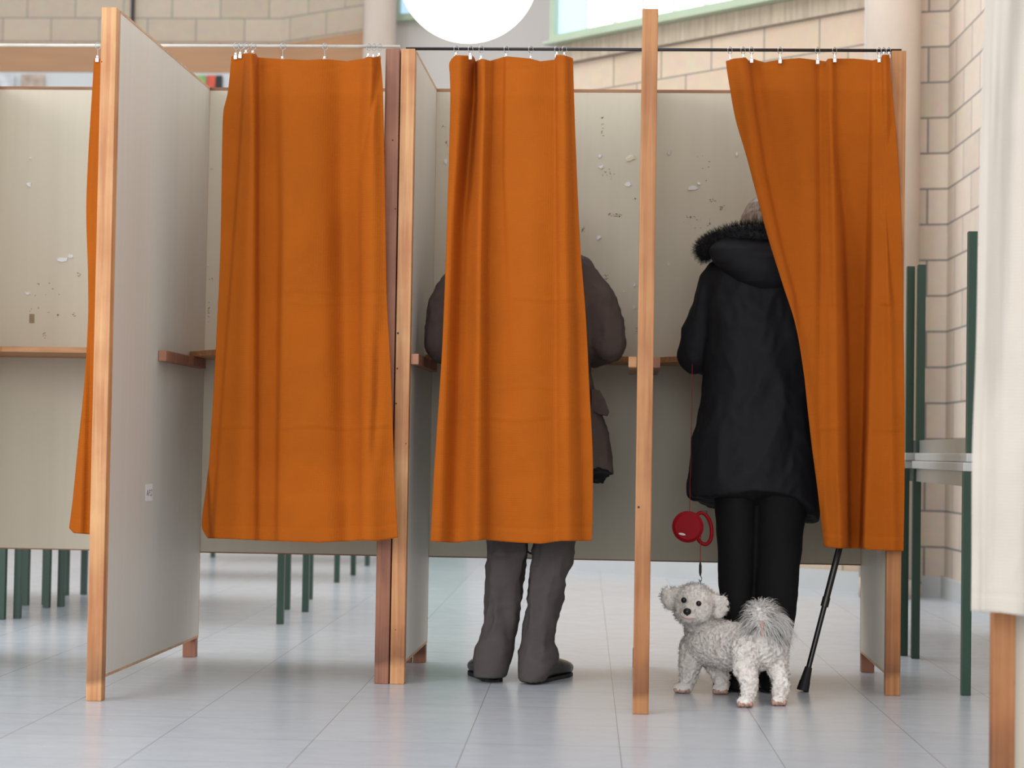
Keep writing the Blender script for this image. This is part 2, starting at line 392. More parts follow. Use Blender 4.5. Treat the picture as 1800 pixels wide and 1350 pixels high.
P1 = plan(487, 16.0); P2 = plan(634, 15.45); P2b = plan(660, 15.4); P3b = plan(975, 15.0)
P0 = Vector((-9, P1.y))
def off_(p, v): return Vector((p.x+v[0], p.y+v[1]))
P3 = plan(974, 12.6); P4 = plan(1560, 10.85); P5 = plan(1602, 10.76); P6 = plan(1665, 10.7); P6b = plan(1682, 10.45); P7 = plan(1730, 9.78)
dirR = (P7-P6b).normalized(); P8 = P7 + dirR*6.5
wall('wall_back', [P0, P1, P2b], M_BLKL)
wall('wall_middle', [P2b, P3b], M_PLAST)
wall('wall_back_right', [P3 + Vector((.02, .01)), P4, P5, P6], M_BLKA)
wall('wall_right', [P6, P6b, P7, P8], M_BLKR)
wall('wall_pier', [off_(P5, (-.12, -.006)), off_(P6, (0, -.006))], M_BLKR, th=.005)
wall('wall_return', [P3b, P3], M_PLAST)
wall('wall_left', [Vector((-9, 3)), P0], M_PLAST)
# skirtings
def off(p, v): return Vector((p.x+v[0], p.y+v[1]))
for nm, pts in (('baseboard_back_right', [off(P3, (-.01, -.02)), off(P4, (-.01, -.02)), off(P5, (0, -.02)), off(P6, (-.01, -.02))]),
                ('baseboard_right', [off(P6, (-.02, 0)), off(P6b, (-.02, 0)), off(P7, (-.02, 0)), off(P8, (-.02, 0))]),
                ('baseboard_back', [off(P0, (0, -.02)), off(P1, (0, -.02)), off(P2b, (0, -.02)), off(P3b, (0, -.02))])):
    o = wall(nm, pts, M_SKIRT, 0, .11, .018)
# brown band above the openings on the back wall
def zat(px, py, D): return at(px, py, D).z
zb1, zb0 = zat(250, 76, 15.9), zat(250, 125, 15.9)
wall('trim_1', [off(P0, (0, -.05)), off(P1, (.0, -.05)), off(P2b, (-.02, -.06))], M_BROWNBAND, zb0, zb1, .04)
mb = MB(); a = at(233, 20, 15.97); mb.box(a.x-.012, a.x+.012, a.y-.01, a.y+.02, 0, 5.6); struct(mb.build('trim_2', M_ROD))
# columns and pipe
def column(name, px, D, wpx):
    p = plan(px, D); r = wpx/2*D/F
    mb = MB(); mb.cyl((p.x, p.y, 0), (p.x, p.y, 5.6), r, seg=48); mb.cyl((p.x, p.y, 0), (p.x, p.y, .1), r+.012, seg=48)
    o = mb.build(name, M_COL, smooth=False); o.data.polygons.foreach_set('use_smooth', [len(p_.vertices) == 4 for p_ in o.data.polygons])
    return o
o = column('concrete_column', 661, 15.1, 58); tag(o, 'pale round concrete column left of the glowing globe lamp', 'column')
o = column('concrete_column', 1568, 10.6, 94); tag(o, 'pinkish round concrete column beside the block wall at right', 'column')
mb = MB(); p = plan(1520, 10.75); mb.cyl((p.x, p.y, 0), (p.x, p.y, 5.6), .012); tag(mb.build('wall_pipe', M_PLAST, smooth=True), 'thin white vertical pipe left of the pinkish column', 'pipe')
# high window on the angled wall
def on_wall(px, A, B):               # plan point where the pixel column meets the wall line
    d = ray(px, 400); d2 = Vector((d.x, d.y)); e = B-A
    den = d2.x*e.y-d2.y*e.x; t = (A.x*e.y-A.y*e.x)/den
    return d2*t
e = (P4-P3).normalized(); nrm = Vector((e.y, -e.x))
def window(name, A, B, xa, xb, ypx, ztop, mull, first_blue, depth=.05):
    e = (B-A).normalized(); nrm = Vector((e.y, -e.x))
    a = on_wall(xa, A, B); b = on_wall(xb, A, B); D = a.y
    zs = zat(xa, ypx, D); wd = (b-a).length
    root = bpy.data.objects.new(name, None); C.objects.link(root); struct(root)
    ang = math.atan2(e.y, e.x); root.location = (a.x+nrm.x*.02, a.y+nrm.y*.02, zs); root.rotation_euler = (0, 0, ang)
    mb = MB(); fw = .036; h = ztop-zs
    mb.box(0, wd, -depth, .02, 0, fw); mb.box(0, wd, -depth, .02, h-fw, h); mb.box(0, fw, -depth, .02, fw, h-fw); mb.box(wd-fw, wd, -depth, .02, fw, h-fw)
    mb.box(-.03, wd+.03, -depth-.03, .02, -.02, 0)
    mb.build('window_frame', M_WFRAME, root)
    xs = [0+fw] + [on_wall(q, A, B) for q in mull]
    pos = [fw]+[(on_wall(q, A, B)-a).length for q in mull]+[wd-fw]
    for q in pos[1:-1]: mb = MB(); mb.box(q-.012, q+.012, -.02, .0, fw, h-fw); mb.build('mullion', M_SKIRT, root)
    for i, (u, v) in enumerate(zip(pos, pos[1:])):
        mb = MB(); mb.box(u, v, -.004, .004, fw, h-fw); mb.build('window_pane', M_PANEB if i < first_blue else M_PANE, root)
    return root
_zc = at(1200, 78, 11.93).z
wall('trim_3', [off_(P3, (.0, -.03)), off_(P4, (-.0, -.03))], M_CONC, _zc+.004, _zc+.12, .028)
window('window_1', P3, P4, 974, 1500, 76, 4.9, (1033, 1083, 1133, 1187, 1242, 1298, 1360, 1425), 1)
window('window_2', P2b, P3b, 693, 752, 36, 5.3, (), 1)
# green door of which only the reflection on the floor shows
dr = bpy.data.objects.new('door_1', None); C.objects.link(dr); struct(dr)
a = on_wall(752, P2b, P3b); b = on_wall(850, P2b, P3b)
mb = MB(); mb.box(a.x, b.x, a.y-.1, a.y-.02, .01, 2.1); mb.build('door_leaf', M_GDOOR, dr)
mb = MB(); mb.cyl((b.x-.06, a.y-.15, 1.0), (b.x-.06, a.y-.15, 1.15), .01); mb.build('door_handle', M_CHROME, dr)

# white board strip with posters under the band (only a sliver shows above the booths)
zp1 = zb0
bd = thing('notice_board', 'long white notice board under the brown band behind the booths', 'notice board', (P1.x-2, P1.y-.06, 2.6))
mb = MB(); mb.box(-6.3, P1.x-.02, P1.y-.06, P1.y-.006, 2.6, zp1-.005); mb.build('board', M_SKIRT, bd)
def poster(px0, px1, col, label, z1=None):
    a = at(px0, 140, 15.92); b = at(px1, 140, 15.92)
    mb = MB(); mb.box(a.x, b.x, a.y-.012, a.y, 2.9, (z1 or zp1)-.03)
    return tag(mb.build('poster', mat('poster_paper', col, .7, .25, (14, 14, 14)), None), label, 'poster')
poster(38, 78, (196, 176, 160), 'faded beige picture poster at the far left above the booths')
poster(-20, 26, (214, 216, 220), 'pale grey poster at the left frame edge above the booth')
poster(346, 362, (150, 190, 120), 'narrow green poster edge right of the slanting partition top')
poster(364, 379, (214, 92, 70), 'small red poster edge between the green and the black ones')
poster(380, 391, (50, 50, 54), 'small black poster edge next to the red one')

# globe lamp
g = at(823, -50, 8.5); gr = 126*8.5/F
lamp = thing('globe_lamp', 'large glowing white globe pendant lamp above the middle booth', 'lamp', g)
mb = MB(); mb.ball(g, gr, seg=64); mb.build('lamp_shade', M_GLOBE, lamp, True)
mb = MB(); mb.cyl((g.x, g.y, g.z+gr-.01), (g.x, g.y, 5.6), .012); mb.cyl((g.x, g.y, g.z+gr-.02), (g.x, g.y, g.z+gr+.08), .06, .03); mb.build('stem', M_RODW, lamp)

# ------------------------------------------------------------------ voting booths
DL, DS, DB = 5.69, 6.27, 6.95
XA0, XA, XAR, XBL, XB, XBR = -2.29, -1.531, -.7755, -.7265, .0316, .8093
TOP, PB, SB, HW = 2.0, .361, .065, .0225
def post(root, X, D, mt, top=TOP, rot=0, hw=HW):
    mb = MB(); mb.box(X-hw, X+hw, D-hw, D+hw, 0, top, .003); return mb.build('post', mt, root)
def partition(root, X, D0, side, mt, front_mat, pmat=M_PANEL):
    # side: +1 panel sheet flush with the right side of the posts, -1 with the left
    post(root, X, D0, front_mat)
    mb = MB(); mb.box(X-HW, X+HW-.001, DB-.05, DB-.008, 0, SB-.0005, .002); mb.build('leg', M_WOODB, root)
    x1 = X+side*HW; x0 = x1-side*.028
    mb = MB(); mb.box(min(x0, x1), max(x0, x1), D0+HW+.001, DB-.008, SB+.008, TOP-.008); mb.build('side_panel', pmat, root)
    mb = MB(); mb.box(min(x0, x1)-.0008, max(x0, x1)+.0008, D0+HW+.001, DB-.008, TOP-.008, TOP)
    mb.box(min(x0, x1)-.0008, max(x0, x1)+.0008, D0+HW+.001, DB-.008, SB, SB+.008); mb.box(min(x0, x1)-.0008, max(x0, x1)+.0008, DB-.0075, DB-.0065, SB+.008, TOP-.008)
    mb.build('edge_strip', M_EDGEL, root)
def back(root, x0, x1, pmat=M_PANEL):
    mb = MB(); mb.box(x0, x1, DB-.006, DB+.006, PB+.004, TOP-.011); mb.build('back_panel', pmat, root)
    mb = MB(); mb.box(x0, x1, DB-.007, DB+.007, TOP-.011, TOP); mb.build('edge_strip', M_EDGE, root)
    mb = MB(); mb.box(x0, x1, DB-.0065, DB+.0065, PB, PB+.004); mb.build('edge_strip', M_EDGE, root)
ZB = 1.036
def battens(root, xs):
    for x, s in xs:
        a = x+s*(HW+.001); b = a+s*.026
        mb = MB(); mb.box(min(a, b), max(a, b), DS-.01, DB-.1, ZB-.034, ZB, .003); mb.build('shelf_batten', M_WOODB if s > 0 else M_WOODH, root)
def shelf(root, x0, x1, DF=6.52):
    mb = MB(); c = .13
    pts = [Vector((x0, DB-.008, ZB+.001)), Vector((x0, DF+c+.06, ZB+.001)), Vector((x0+c, DF+.02, ZB+.001)), Vector((x0+c+.04, DF, ZB+.001)), Vector((x1-c-.04, DF, ZB+.001)), Vector((x1-c, DF+.02, ZB+.001)), Vector((x1, DF+c+.06, ZB+.001)), Vector((x1, DB-.008, ZB+.001))]
    mb.poly(pts, (0, 0, 1), .018); mb.build('shelf', M_WOODH, root)
boothA = thing('voting_booth', 'left double voting booth with white curtain rod and tall partition at its middle', 'voting booth', (XA, DS, 0), 'double voting booths')
boothB = thing('voting_booth', 'right double voting booth with dark curtain rod, a man and a woman inside', 'voting booth', (XB, DS, 0), 'double voting booths')
partition(boothA, XA, DL, 1, M_PANEL2, M_WOOD, M_PANEL2)
partition(boothA, XAR, DS, -1, M_PANEL, M_WOODB)
partition(boothA, XA0, DS, 1, M_PANEL, M_WOOD)
back(boothA, XA0-HW, XAR+HW); battens(boothA, ((XA, -1), (XA, 1), (XAR, -1), (XA0, 1)))
shelf(boothA, XA0+HW+.002, XA-HW-.002); shelf(boothA, XA+HW+.002, XAR-HW-.002)
partition(boothB, XBL, DS, 1, M_PANEL, M_WOOD, M_PANEL2)
partition(boothB, XB, DL, 1, M_PANEL, M_WOODO, M_PANEL2)
partition(boothB, XBR, DS, -1, M_PANEL, M_WOODO)
back(boothB, XBL-HW, XBR+HW); battens(boothB, ((XBL, 1), (XB, -1), (XB, 1), (XBR, -1)))
shelf(boothB, XBL+HW+.002, XB-HW-.002); shelf(boothB, XB+HW+.002, XBR-HW-.002)
# curtain rods
RZ = at(450, 81, DS).z; RZB = at(1100, 87, DS).z
mb = MB(); mb.cyl((XA0-.03, DS, RZ), (XAR+.02, DS, RZ), .0052); mb.build('curtain_rod', M_RODW, boothA, True)
mb = MB(); mb.cyl((XBL-.01, DS, RZB), (XBR+.01, DS, RZB), .0052); mb.build('curtain_rod', M_ROD, boothB, True)

# torn paper, residue and a sticker left on the booths
def scrap(root, px, py, wpx, hpx, mt, D=DB-.0065, seed=0, lab=None):
    rr = random.Random(seed+int(px*7+py)); c = at(px, py, D); n = rr.randint(6, 9); pts = []
    for k in range(n):
        t = 2*PI*k/n+rr.uniform(-.3, .3); q = rr.uniform(.55, 1.1)
        pts.append(Vector((c.x+math.cos(t)*wpx/2*q*D/F, D, c.z+math.sin(t)*hpx/2*q*D/F)))
    mb = MB(); mb.poly(pts, (0, -1, 0), .0015)
    for v in mb.bm.verts:
        if v.co.y < D-.001: v.co.y -= rr.uniform(0, .004)
    o = mb.build('paper_scrap', mt, root)
    return o
for px, py, ww, hh, mt in ((1107, 278, 22, 14, M_PAPERC), (1054, 274, 9, 8, M_PAPER), (1056, 293, 10, 9, M_PAPER), (1103, 324, 13, 12, M_PAPER),
                           (1052, 418, 9, 9, M_PAPER), (1217, 331, 20, 11, M_PAPER), (1228, 323, 8, 6, M_PAPER), (783, 283, 9, 13, M_PAPER), (1295, 271, 5, 9, M_PAPER),
                           (1174, 464, 5, 12, M_PAPER), (1115, 500, 6, 7, M_PAPER), (1115, 540, 7, 9, M_PAPER), (1096, 512, 5, 3, M_PAPER), (1177, 268, 8, 12, M_PANEL2)):
    scrap(boothB, px, py, ww, hh, mt)
for px, py, ww, hh, mt in ((108, 456, 26, 10, M_PAPER), (124, 450, 12, 7, M_PAPER), (49, 516, 12, 7, M_PAPER), (52, 325, 11, 10, M_PAPER), (54, 278, 7, 4, M_PAPER), (372, 296, 4, 4, M_PAPER), (366, 466, 4, 3, M_PAPER)):
    scrap(boothA, px, py, ww, hh, mt)
def residue(root, marks, lab=None):
    mb = MB(); rr = random.Random(3)
    for px, py, ww, hh, n in marks:
        for i in range(n):
            x = px+rr.uniform(-ww/2, ww/2); y = py+rr.uniform(-hh/2, hh/2); c = at(x, y, DB-.0062)
            s = rr.uniform(.0008, .0024); q = rr.uniform(.5, 2)
            mb.box(c.x-s*q, c.x+s*q, c.y-.0004, c.y, c.z-s/q, c.z+s/q)
    o = mb.build('tape_residue', M_TAPE, root); o['kind'] = 'stuff'; return o
residue(boothB, ((1078, 378, 30, 5, 16), (1059, 222, 4, 34, 10), (1070, 306, 22, 18, 9), (1025, 408, 6, 18, 7), (1066, 486, 8, 10, 7), (1252, 352, 12, 6, 7), (1270, 366, 9, 9, 10),
                 (1215, 381, 18, 4, 8), (1246, 392, 5, 14, 7), (786, 250, 5, 16, 5), (1215, 400, 40, 40, 5), (1120, 580, 5, 12, 5), (1236, 290, 30, 60, 6), (780, 222, 8, 4, 5), (1114, 350, 6, 3, 3)))
residue(boothA, ((78, 590, 6, 12, 6), (138, 483, 6, 6, 5), (80, 525, 60, 60, 14), (130, 555, 6, 10, 4), (372, 490, 8, 6, 5), (367, 560, 3, 60, 10)))
c = at(56, 560, DB-.0066); mb = MB(); mb.box(c.x-.009, c.x+.009, c.y-.0006, c.y, c.z-.016, c.z+.016); mb.build('tape_piece', M_TAPE, boothA)
# sticker on the inner face of the tall left partition
sx = XA+HW
def on_part(px, py):                 # point where the pixel ray meets that face
    d = ray(px, py); t = sx/d.x; return Vector((sx, d.y*t, EYE+d.z*t))
q = [on_part(256, 852), on_part(268, 850), on_part(268, 880), on_part(256, 881)]
mb = MB(); mb.poly(q, (1, 0, 0), .0006); st = mb.build('sticker', M_PAPER, boothA); st['label'] = 'small white sticker with handwritten letters'
def stroke(pts):
    return [on_part(x, y)+Vector((.0009, 0, 0)) for x, y in pts]
mb = MB()
for s_ in ([(257.6, 871), (259, 862), (260.4, 871)], [(258.1, 868), (260, 868)], [(261.5, 872), (261.7, 861), (263.6, 862), (263.3, 866), (261.6, 866.5)], [(264.4, 861.5), (266.6, 861), (266, 871), (264.4, 872), (264, 869)]):
    mb.tube(stroke(s_), .0007, 5)
mb.build('handwriting', M_INK, st)

# ------------------------------------------------------------------ curtains
def curtain(label, mt, Lt, Rt, Tt, Bt, folds, creases, D0, clips, rodz, group, name='curtain', nu=210, nv=250, hem=24, sidehem=None, bulge=None, cat='curtain', seed=1, clear=None):
    ytop = min(y for _, y in Tt)
    V = []; x_top = lambda u: sint(Lt, 105)+(sint(Rt, 105)-sint(Lt, 105))*u
    yb = Lt[-1][0]; x_bot = lambda u: sint(Lt, yb)+(sint(Rt, yb)-sint(Lt, yb))*u
    for j in range(nv+1):
        v = j/nv
        for i in range(nu+1):
            u = i/nu
            y0 = interp(Tt, x_top(u)); y1 = interp(Bt, x_bot(u))
            y = y0+(y1-y0)*v
            x = sint(Lt, y); x = x+(sint(Rt, y)-x)*u
            d = 0
            for kind, c, wd, am in folds:
                dx = x-interp(c, y); a_ = interp(am, y) if not isinstance(am, (int, float)) else am
                w_ = interp(wd, y) if not isinstance(wd, (int, float)) else wd
                if kind == 'g': d += a_*math.exp(-(dx/w_)**2)
                else: d += a_*.5*(1+math.tanh(dx/w_))
            d *= 1.5
            for cy, x0, x1, a_ in creases:
                if x0 <= x <= x1:
                    k = min(1, (x-x0)/12, (x1-x)/12); yy = y-cy-2.5*math.sin(x*.05+cy)
                    d += 1.5*a_*max(0, k)*math.exp(-(yy/2.2)**2)
                    d -= .6*a_*max(0, k)*math.exp(-((yy-7)/5)**2)
            # hem: a doubled edge and its seam
            hb = (y1-y)
            d += .0022*(1/(1+math.exp(min(50, (hb-hem)/.8)))) - .0026*math.exp(-((hb-hem)/2)**2)
            if y-y0 < 14: d += .0015
            if sidehem:
                hx = x-sint(Lt, y); d += .002*(1/(1+math.exp(min(50, (hx-sidehem)/.8)))) - .0015*math.exp(-((hx-sidehem)/1.6)**2)
            p_ = Vector((x*.012, y*.0035, seed*3.1)); d += .010*noise.noise(p_)*min(1, v*4)
            p_ = Vector((x*.035, y*.012, seed*5.7)); d += .0022*noise.noise(p_)
            p_ = Vector(((x+y*.6)*.014, (y-x*.3)*.010, seed*2.3)); d += .0032*(1-3*abs(noise.noise(p_)))*max(0, v-.45)
            d += bulge(u, y) if bulge else .034*min(1, max(0, (y-ytop-12)/60))
            if clear:                # where the cloth passes in front of a post it hangs clear of it
                k = max(0, min(1, (x-clear)/10))*max(0, min(1, (y-ytop-8)/40)); k = k*k*(3-2*k)
                d += k*max(0, .019-d)
            V.append(at(x, y, D0-d))
    Fc = [(j*(nu+1)+i, j*(nu+1)+i+1, (j+1)*(nu+1)+i+1, (j+1)*(nu+1)+i) for j in range(nv) for i in range(nu)]
    root = thing(name, label, cat, (at(sum(b[0] for b in Bt)/len(Bt), 100, D0).x, D0, rodz), group)
    me = bpy.data.meshes.new('cloth'); me.from_pydata(V, [], Fc); o = link('cloth', me, mt, root, True)
    so = o.modifiers.new('thickness', 'SOLIDIFY'); so.thickness = .0012; so.offset = -1
    for cx in clips:
        yt = interp(Tt, cx); p0 = at(cx, yt, D0); p = Vector((p0.x, D0, rodz))
        mb = MB(); rr = .0095; dz = rodz-(p0.z-.004)
        ring = [Vector((p.x+.003*math.sin(cx), p.y+rr*math.sin(t), rodz-.004+rr*math.cos(t)*1.15)) for t in [2*PI*k/14 for k in range(14)]]
        ring = [Vector((p.x + (q.y-p.y)*.75, p.y+(q.y-p.y)*.6, q.z)) for q in ring]
        mb.tube(ring, .0012, 6, True)
        zc = p0.z+.006; mb.cyl((p.x, D0-.004, rodz-.014), (p.x, D0-.004, zc), .0012, seg=6)
        mb.box(p.x-.003, p.x+.003, D0-.009, D0-.001, zc-.006, zc+.002, .001)
        mb.box(p.x-.0055, p.x+.0055, D0-.010, D0-.001, zc-.02, zc-.006, .0015)
        mb.build('ring_clip', M_CHROME, root)
    return root
G = 'orange curtains'
# left booth, hidden mostly by the tall partition
curtain('orange curtain pushed aside behind the tall left post, only a strip showing', M_ORANGE,
        [(95, 166), (350, 152), (480, 155), (560, 155), (680, 148), (790, 137), (880, 128), (935, 121), (955, 121)], [(95, 240), (955, 240)],
        [(160, 102), (200, 104), (240, 102)], [(121, 928), (130, 937), (166, 940), (245, 944)],
        [('s', [(100, 180), (350, 165), (950, 160)], 5, .02), ('g', [(100, 200), (950, 195)], 14, .02), ('s', [(100, 225), (950, 220)], 5, -.02), ('g', [(100, 172), (950, 140)], 9, [(300, .0), (700, .012)])],
        [(735, 120, 170, .0015)], DS-.012, (172, 190, 215, 236), RZ, G, nu=70, seed=4)
# second
curtain('wide closed orange curtain in the left booth, nobody behind it', M_ORANGE,
        [(90, 407), (110, 406), (165, 400), (195, 393), (240, 391), (450, 387), (620, 379), (760, 371), (830, 366), (905, 356), (930, 356), (955, 372)],
        [(90, 668), (103, 669), (155, 673), (350, 677), (520, 680), (650, 687), (760, 691), (830, 693), (900, 697), (955, 700)],
        [(404, 99), (412, 98), (420, 97), (432, 93), (449, 94), (453, 101), (497, 104), (540, 106), (571, 104), (610, 108), (640, 103), (648, 99), (656, 101), (668, 98)],
        [(356, 934), (371, 946), (420, 948), (480, 951), (560, 954), (640, 950), (665, 951), (700, 945)],
        [('s', [(95, 432), (300, 420), (600, 398), (950, 373)], [(95, 2), (950, 3)], [(95, .022), (500, .010), (800, .006), (950, .022)]),
         ('g', [(95, 441), (250, 443), (900, 425)], [(95, 8), (300, 14), (950, 24)], [(95, .022), (350, .018), (950, .016)]),
         ('s', [(95, 451), (950, 451)], [(95, 3), (950, 4)], [(95, -.02), (500, -.028), (950, -.014)]),
         ('s', [(95, 490), (400, 494), (950, 486)], [(95, 7), (400, 4), (950, 3)], [(95, .010), (500, .020), (950, .014)]),
         ('g', [(95, 530), (950, 560)], 45, .012),
         ('g', [(95, 600), (950, 612)], [(95, 26), (950, 22)], [(95, -.012), (400, -.034), (950, -.018)]),
         ('s', [(95, 640), (250, 634), (950, 634)], [(95, 6), (400, 3)], [(95, .012), (500, .014), (950, .006)]),
         ('g', [(95, 652), (400, 655), (950, 650)], [(95, 8), (400, 17), (950, 22)], [(95, .02), (400, .013), (950, .016)]),
         ('g', [(95, 668), (180, 655), (280, 636)], 5, [(95, -.008), (260, -.006), (320, 0)]),
         ('g', [(600, 664), (700, 663), (820, 655)], 9, [(560, 0), (640, -.008), (760, -.010), (840, 0)]),
         ('s', [(95, 362), (820, 366), (900, 369), (950, 372)], 1.6, [(95, 0), (820, 0), (880, .03)]),
         ('g', [(95, 500), (950, 505)], 40, .012)],
        [(512, 490, 690, .0012), (533, 500, 690, .0010), (750, 378, 452, .0018), (750, 486, 692, .0018), (118, 450, 668, -.0012)],
        DS-.012, (415, 423, 433, 445, 497, 571, 648, 657, 667), RZ, G, seed=2, clear=650)
# third, in front of the man
curtain('narrower orange curtain in the middle booth hiding the man', M_ORANGE,
        [(90, 797), (100, 796), (112, 790), (130, 791), (180, 792), (360, 787), (480, 783), (620, 777), (760, 768), (850, 762), (955, 757)],
        [(90, 1007), (200, 1010), (330, 1015), (430, 1020), (560, 1030), (700, 1037), (800, 1042), (900, 1042), (955, 1040)],
        [(790, 110), (797, 97), (828, 98), (838, 108), (846, 103), (862, 107), (888, 99), (932, 103), (950, 108), (975, 105), (978, 96), (992, 97), (1008, 103)],
        [(757, 952), (800, 954), (850, 949), (900, 953), (950, 956), (985, 951), (1040, 951)],
        [('g', [(95, 808), (400, 800), (950, 775)], [(95, 14), (950, 20)], .022),
         ('g', [(95, 834), (170, 834), (400, 812), (950, 795)], [(95, 6), (200, 12), (500, 17), (950, 22)], [(95, -.05), (180, -.04), (500, -.036), (950, -.02)]),
         ('s', [(95, 840), (300, 838), (950, 824)], [(95, 2), (200, 4), (950, 8)], [(95, .012), (500, .014), (950, .008)]),
         ('g', [(95, 850), (450, 842), (950, 838)], [(95, 8), (950, 16)], [(95, .014), (450, .022), (950, .02)]),
         ('s', [(95, 866), (450, 855), (950, 856)], [(95, 4), (950, 6)], [(95, -.012), (450, -.016), (950, -.018)]),
         ('s', [(95, 888), (300, 885), (430, 890), (950, 905)], [(95, 2), (330, 3), (600, 8), (950, 16)], [(95, .020), (330, .012), (600, .010), (950, .012)]),
         ('g', [(95, 925), (950, 950)], [(95, 30), (950, 34)], .008),
         ('s', [(95, 978), (500, 981), (950, 982)], [(95, 2), (500, 3), (950, 5)], [(95, .018), (500, .013), (950, .010)]),
         ('g', [(95, 990), (600, 996), (950, 1000)], [(95, 8), (950, 14)], [(95, .008), (950, .012)]),
         ('s', [(95, 998), (500, 1009), (950, 1022)], [(95, 2), (500, 5), (950, 8)], [(95, -.014), (950, -.016)])],
        [(525, 788, 862, .0014), (525, 895, 1022, .0016), (681, 860, 980, .0008), (735, 770, 975, .0016), (735, 985, 1036, .0018), (120, 870, 975, -.0012)],
        DS-.012, (802, 827, 846, 890, 933, 979, 992), RZB, G, seed=3)
# fourth, drawn half over the woman
def bul(u, y): return .035*min(1, max(0, (y-108)/50))+.06*math.exp(-(u/.45)**2)*max(0, math.sin(PI*min(1, max(0, (y-330)/640))))+.01
curtain('orange curtain at the right hanging slantwise over the woman', M_ORANGE,
        [(90, 1277), (108, 1276), (150, 1282), (210, 1293), (270, 1311), (345, 1331), (420, 1351), (500, 1376), (570, 1398), (650, 1412), (720, 1420), (790, 1428), (850, 1436), (910, 1443), (970, 1450)],
        [(90, 1563), (150, 1567), (210, 1573), (300, 1580), (420, 1585), (560, 1588), (700, 1590), (850, 1590), (970, 1588)],
        [(1275, 108), (1290, 103), (1310, 101), (1316, 107), (1322, 103), (1344, 110), (1370, 105), (1405, 102), (1437, 106), (1452, 108), (1456, 103), (1500, 103), (1535, 106), (1549, 102), (1552, 96), (1563, 96)],
        [(1450, 961), (1475, 964), (1515, 964), (1530, 967), (1588, 969)],
        [('g', [(95, 1300), (300, 1328), (600, 1405), (950, 1455)], 12, .012),
         ('s', [(95, 1314), (200, 1328), (300, 1344), (430, 1372), (520, 1396), (600, 1406), (950, 1450)], [(95, 2.5), (520, 2.5), (700, 6)], [(95, -.022), (300, -.018), (540, -.012), (700, 0)]),
         ('g', [(95, 1325), (950, 1470)], [(95, 10), (950, 18)], [(95, -.01), (400, 0), (950, .006)]),
         ('g', [(95, 1390), (450, 1430), (950, 1470)], [(95, 30), (950, 20)], .012),
         ('g', [(95, 1440), (450, 1443), (700, 1440), (950, 1445)], [(95, 8), (950, 6)], [(95, -.008), (450, -.010), (700, -.004)]),
         ('s', [(95, 1452), (400, 1480), (600, 1486), (950, 1490)], [(95, 4), (400, 4), (950, 3)], [(95, .004), (300, -.02), (500, -.06), (950, -.07)]),
         ('g', [(95, 1460), (400, 1466), (950, 1478)], [(95, 7), (950, 10)], [(95, .014), (950, .010)]),
         ('s', [(95, 1532), (300, 1530), (500, 1527), (750, 1522), (950, 1515)], [(95, 2.5), (400, 5), (950, 3)], [(95, .014), (300, .016), (500, .06), (950, .07)]),
         ('s', [(95, 1551), (300, 1555), (540, 1566), (800, 1570)], [(95, 2), (400, 2), (540, 4)], [(95, .012), (300, -.012), (500, -.014), (560, 0)]),
         ('g', [(95, 1556), (950, 1570)], [(95, 5), (950, 10)], .008),
         ('g', [(830, 1470), (900, 1478)], 8, [(600, 0), (900, .006)])],
        [(315, 1400, 1500, .0010), (535, 1400, 1478, .0013), (538, 1490, 1525, .0016), (532, 1545, 1568, .004), (755, 1432, 1486, .0018), (753, 1528, 1588, .0018), (118, 1340, 1450, -.0012), (118, 1460, 1545, -.0012)],
        DS-.012, (1283, 1306, 1321, 1371, 1437, 1467, 1545, 1553, 1562), RZB, G, bulge=bul, seed=5, clear=1548)

# ------------------------------------------------------------------ booth with the cream curtain at the right edge
DC = 4.17
boothC = thing('voting_booth', 'voting booth at the right frame edge, mostly covered by its cream curtain', 'voting booth', (at(1761, 1300, DC).x, DC, 0))
xc = at(1761, 1300, DC).x
post(boothC, xc, DC, M_WOODO)
mb = MB(); mb.box(xc+HW+.001, xc+.75, DC+.005, DC+.017, SB, TOP); mb.build('side_panel', M_PANEL, boothC)
post(boothC, xc+.75+HW+.001, DC, M_WOODO)
RZC = 1.975
mb = MB(); mb.cyl((xc-.09, DC-.06, RZC), (xc+.8, DC-.06, RZC), .0055)
mb.cyl((xc-.08, DC-.06, RZC), (xc-.08+.06, DC-.02, RZC), .004); mb.build('curtain_rod', M_ROD, boothC, True)
ytc = 675-(0)  # top of the cream curtain lies above the frame
def ypx(D, z, x=1760):
    lo, hi = -1200, 1350
    for _ in range(50):
        mi = (lo+hi)/2
        if at(x, mi, D).z > z: lo = mi
        else: hi = mi
    return lo
yt = ypx(DC-.07, RZC-.03)
curtain('cream white curtain covering the booth at the right frame edge', M_WHITEC,
        [(yt-5, 1748), (0, 1731), (300, 1722), (600, 1716), (800, 1709), (1000, 1708), (1090, 1707)], [(yt-5, 2250), (1090, 2230)],
        [(1700, yt), (2300, yt)], [(1707, 1074), (1760, 1077), (1800, 1083), (1900, 1080), (2230, 1088)],
        [('g', [(yt, 1790), (200, 1758), (1080, 1726)], 18, [(yt, .02), (600, .006), (1080, .002)]), ('g', [(yt, 1840), (1080, 1795)], [(yt, 25), (1080, 40)], .02),
         ('s', [(yt, 1772), (300, 1745), (600, 1738)], 6, [(yt, -.012), (500, -.008), (900, 0)]),
         ('g', [(yt, 1900), (1080, 1880)], 30, -.02), ('g', [(yt, 2000), (1080, 1990)], 40, .02), ('g', [(yt, 2120), (1080, 2110)], 40, -.02)],
        [], DC-.07, (1760, 1830, 1910, 2000, 2090, 2180, 2235), RZC, None, nu=200, nv=250, hem=30, sidehem=17, seed=9)

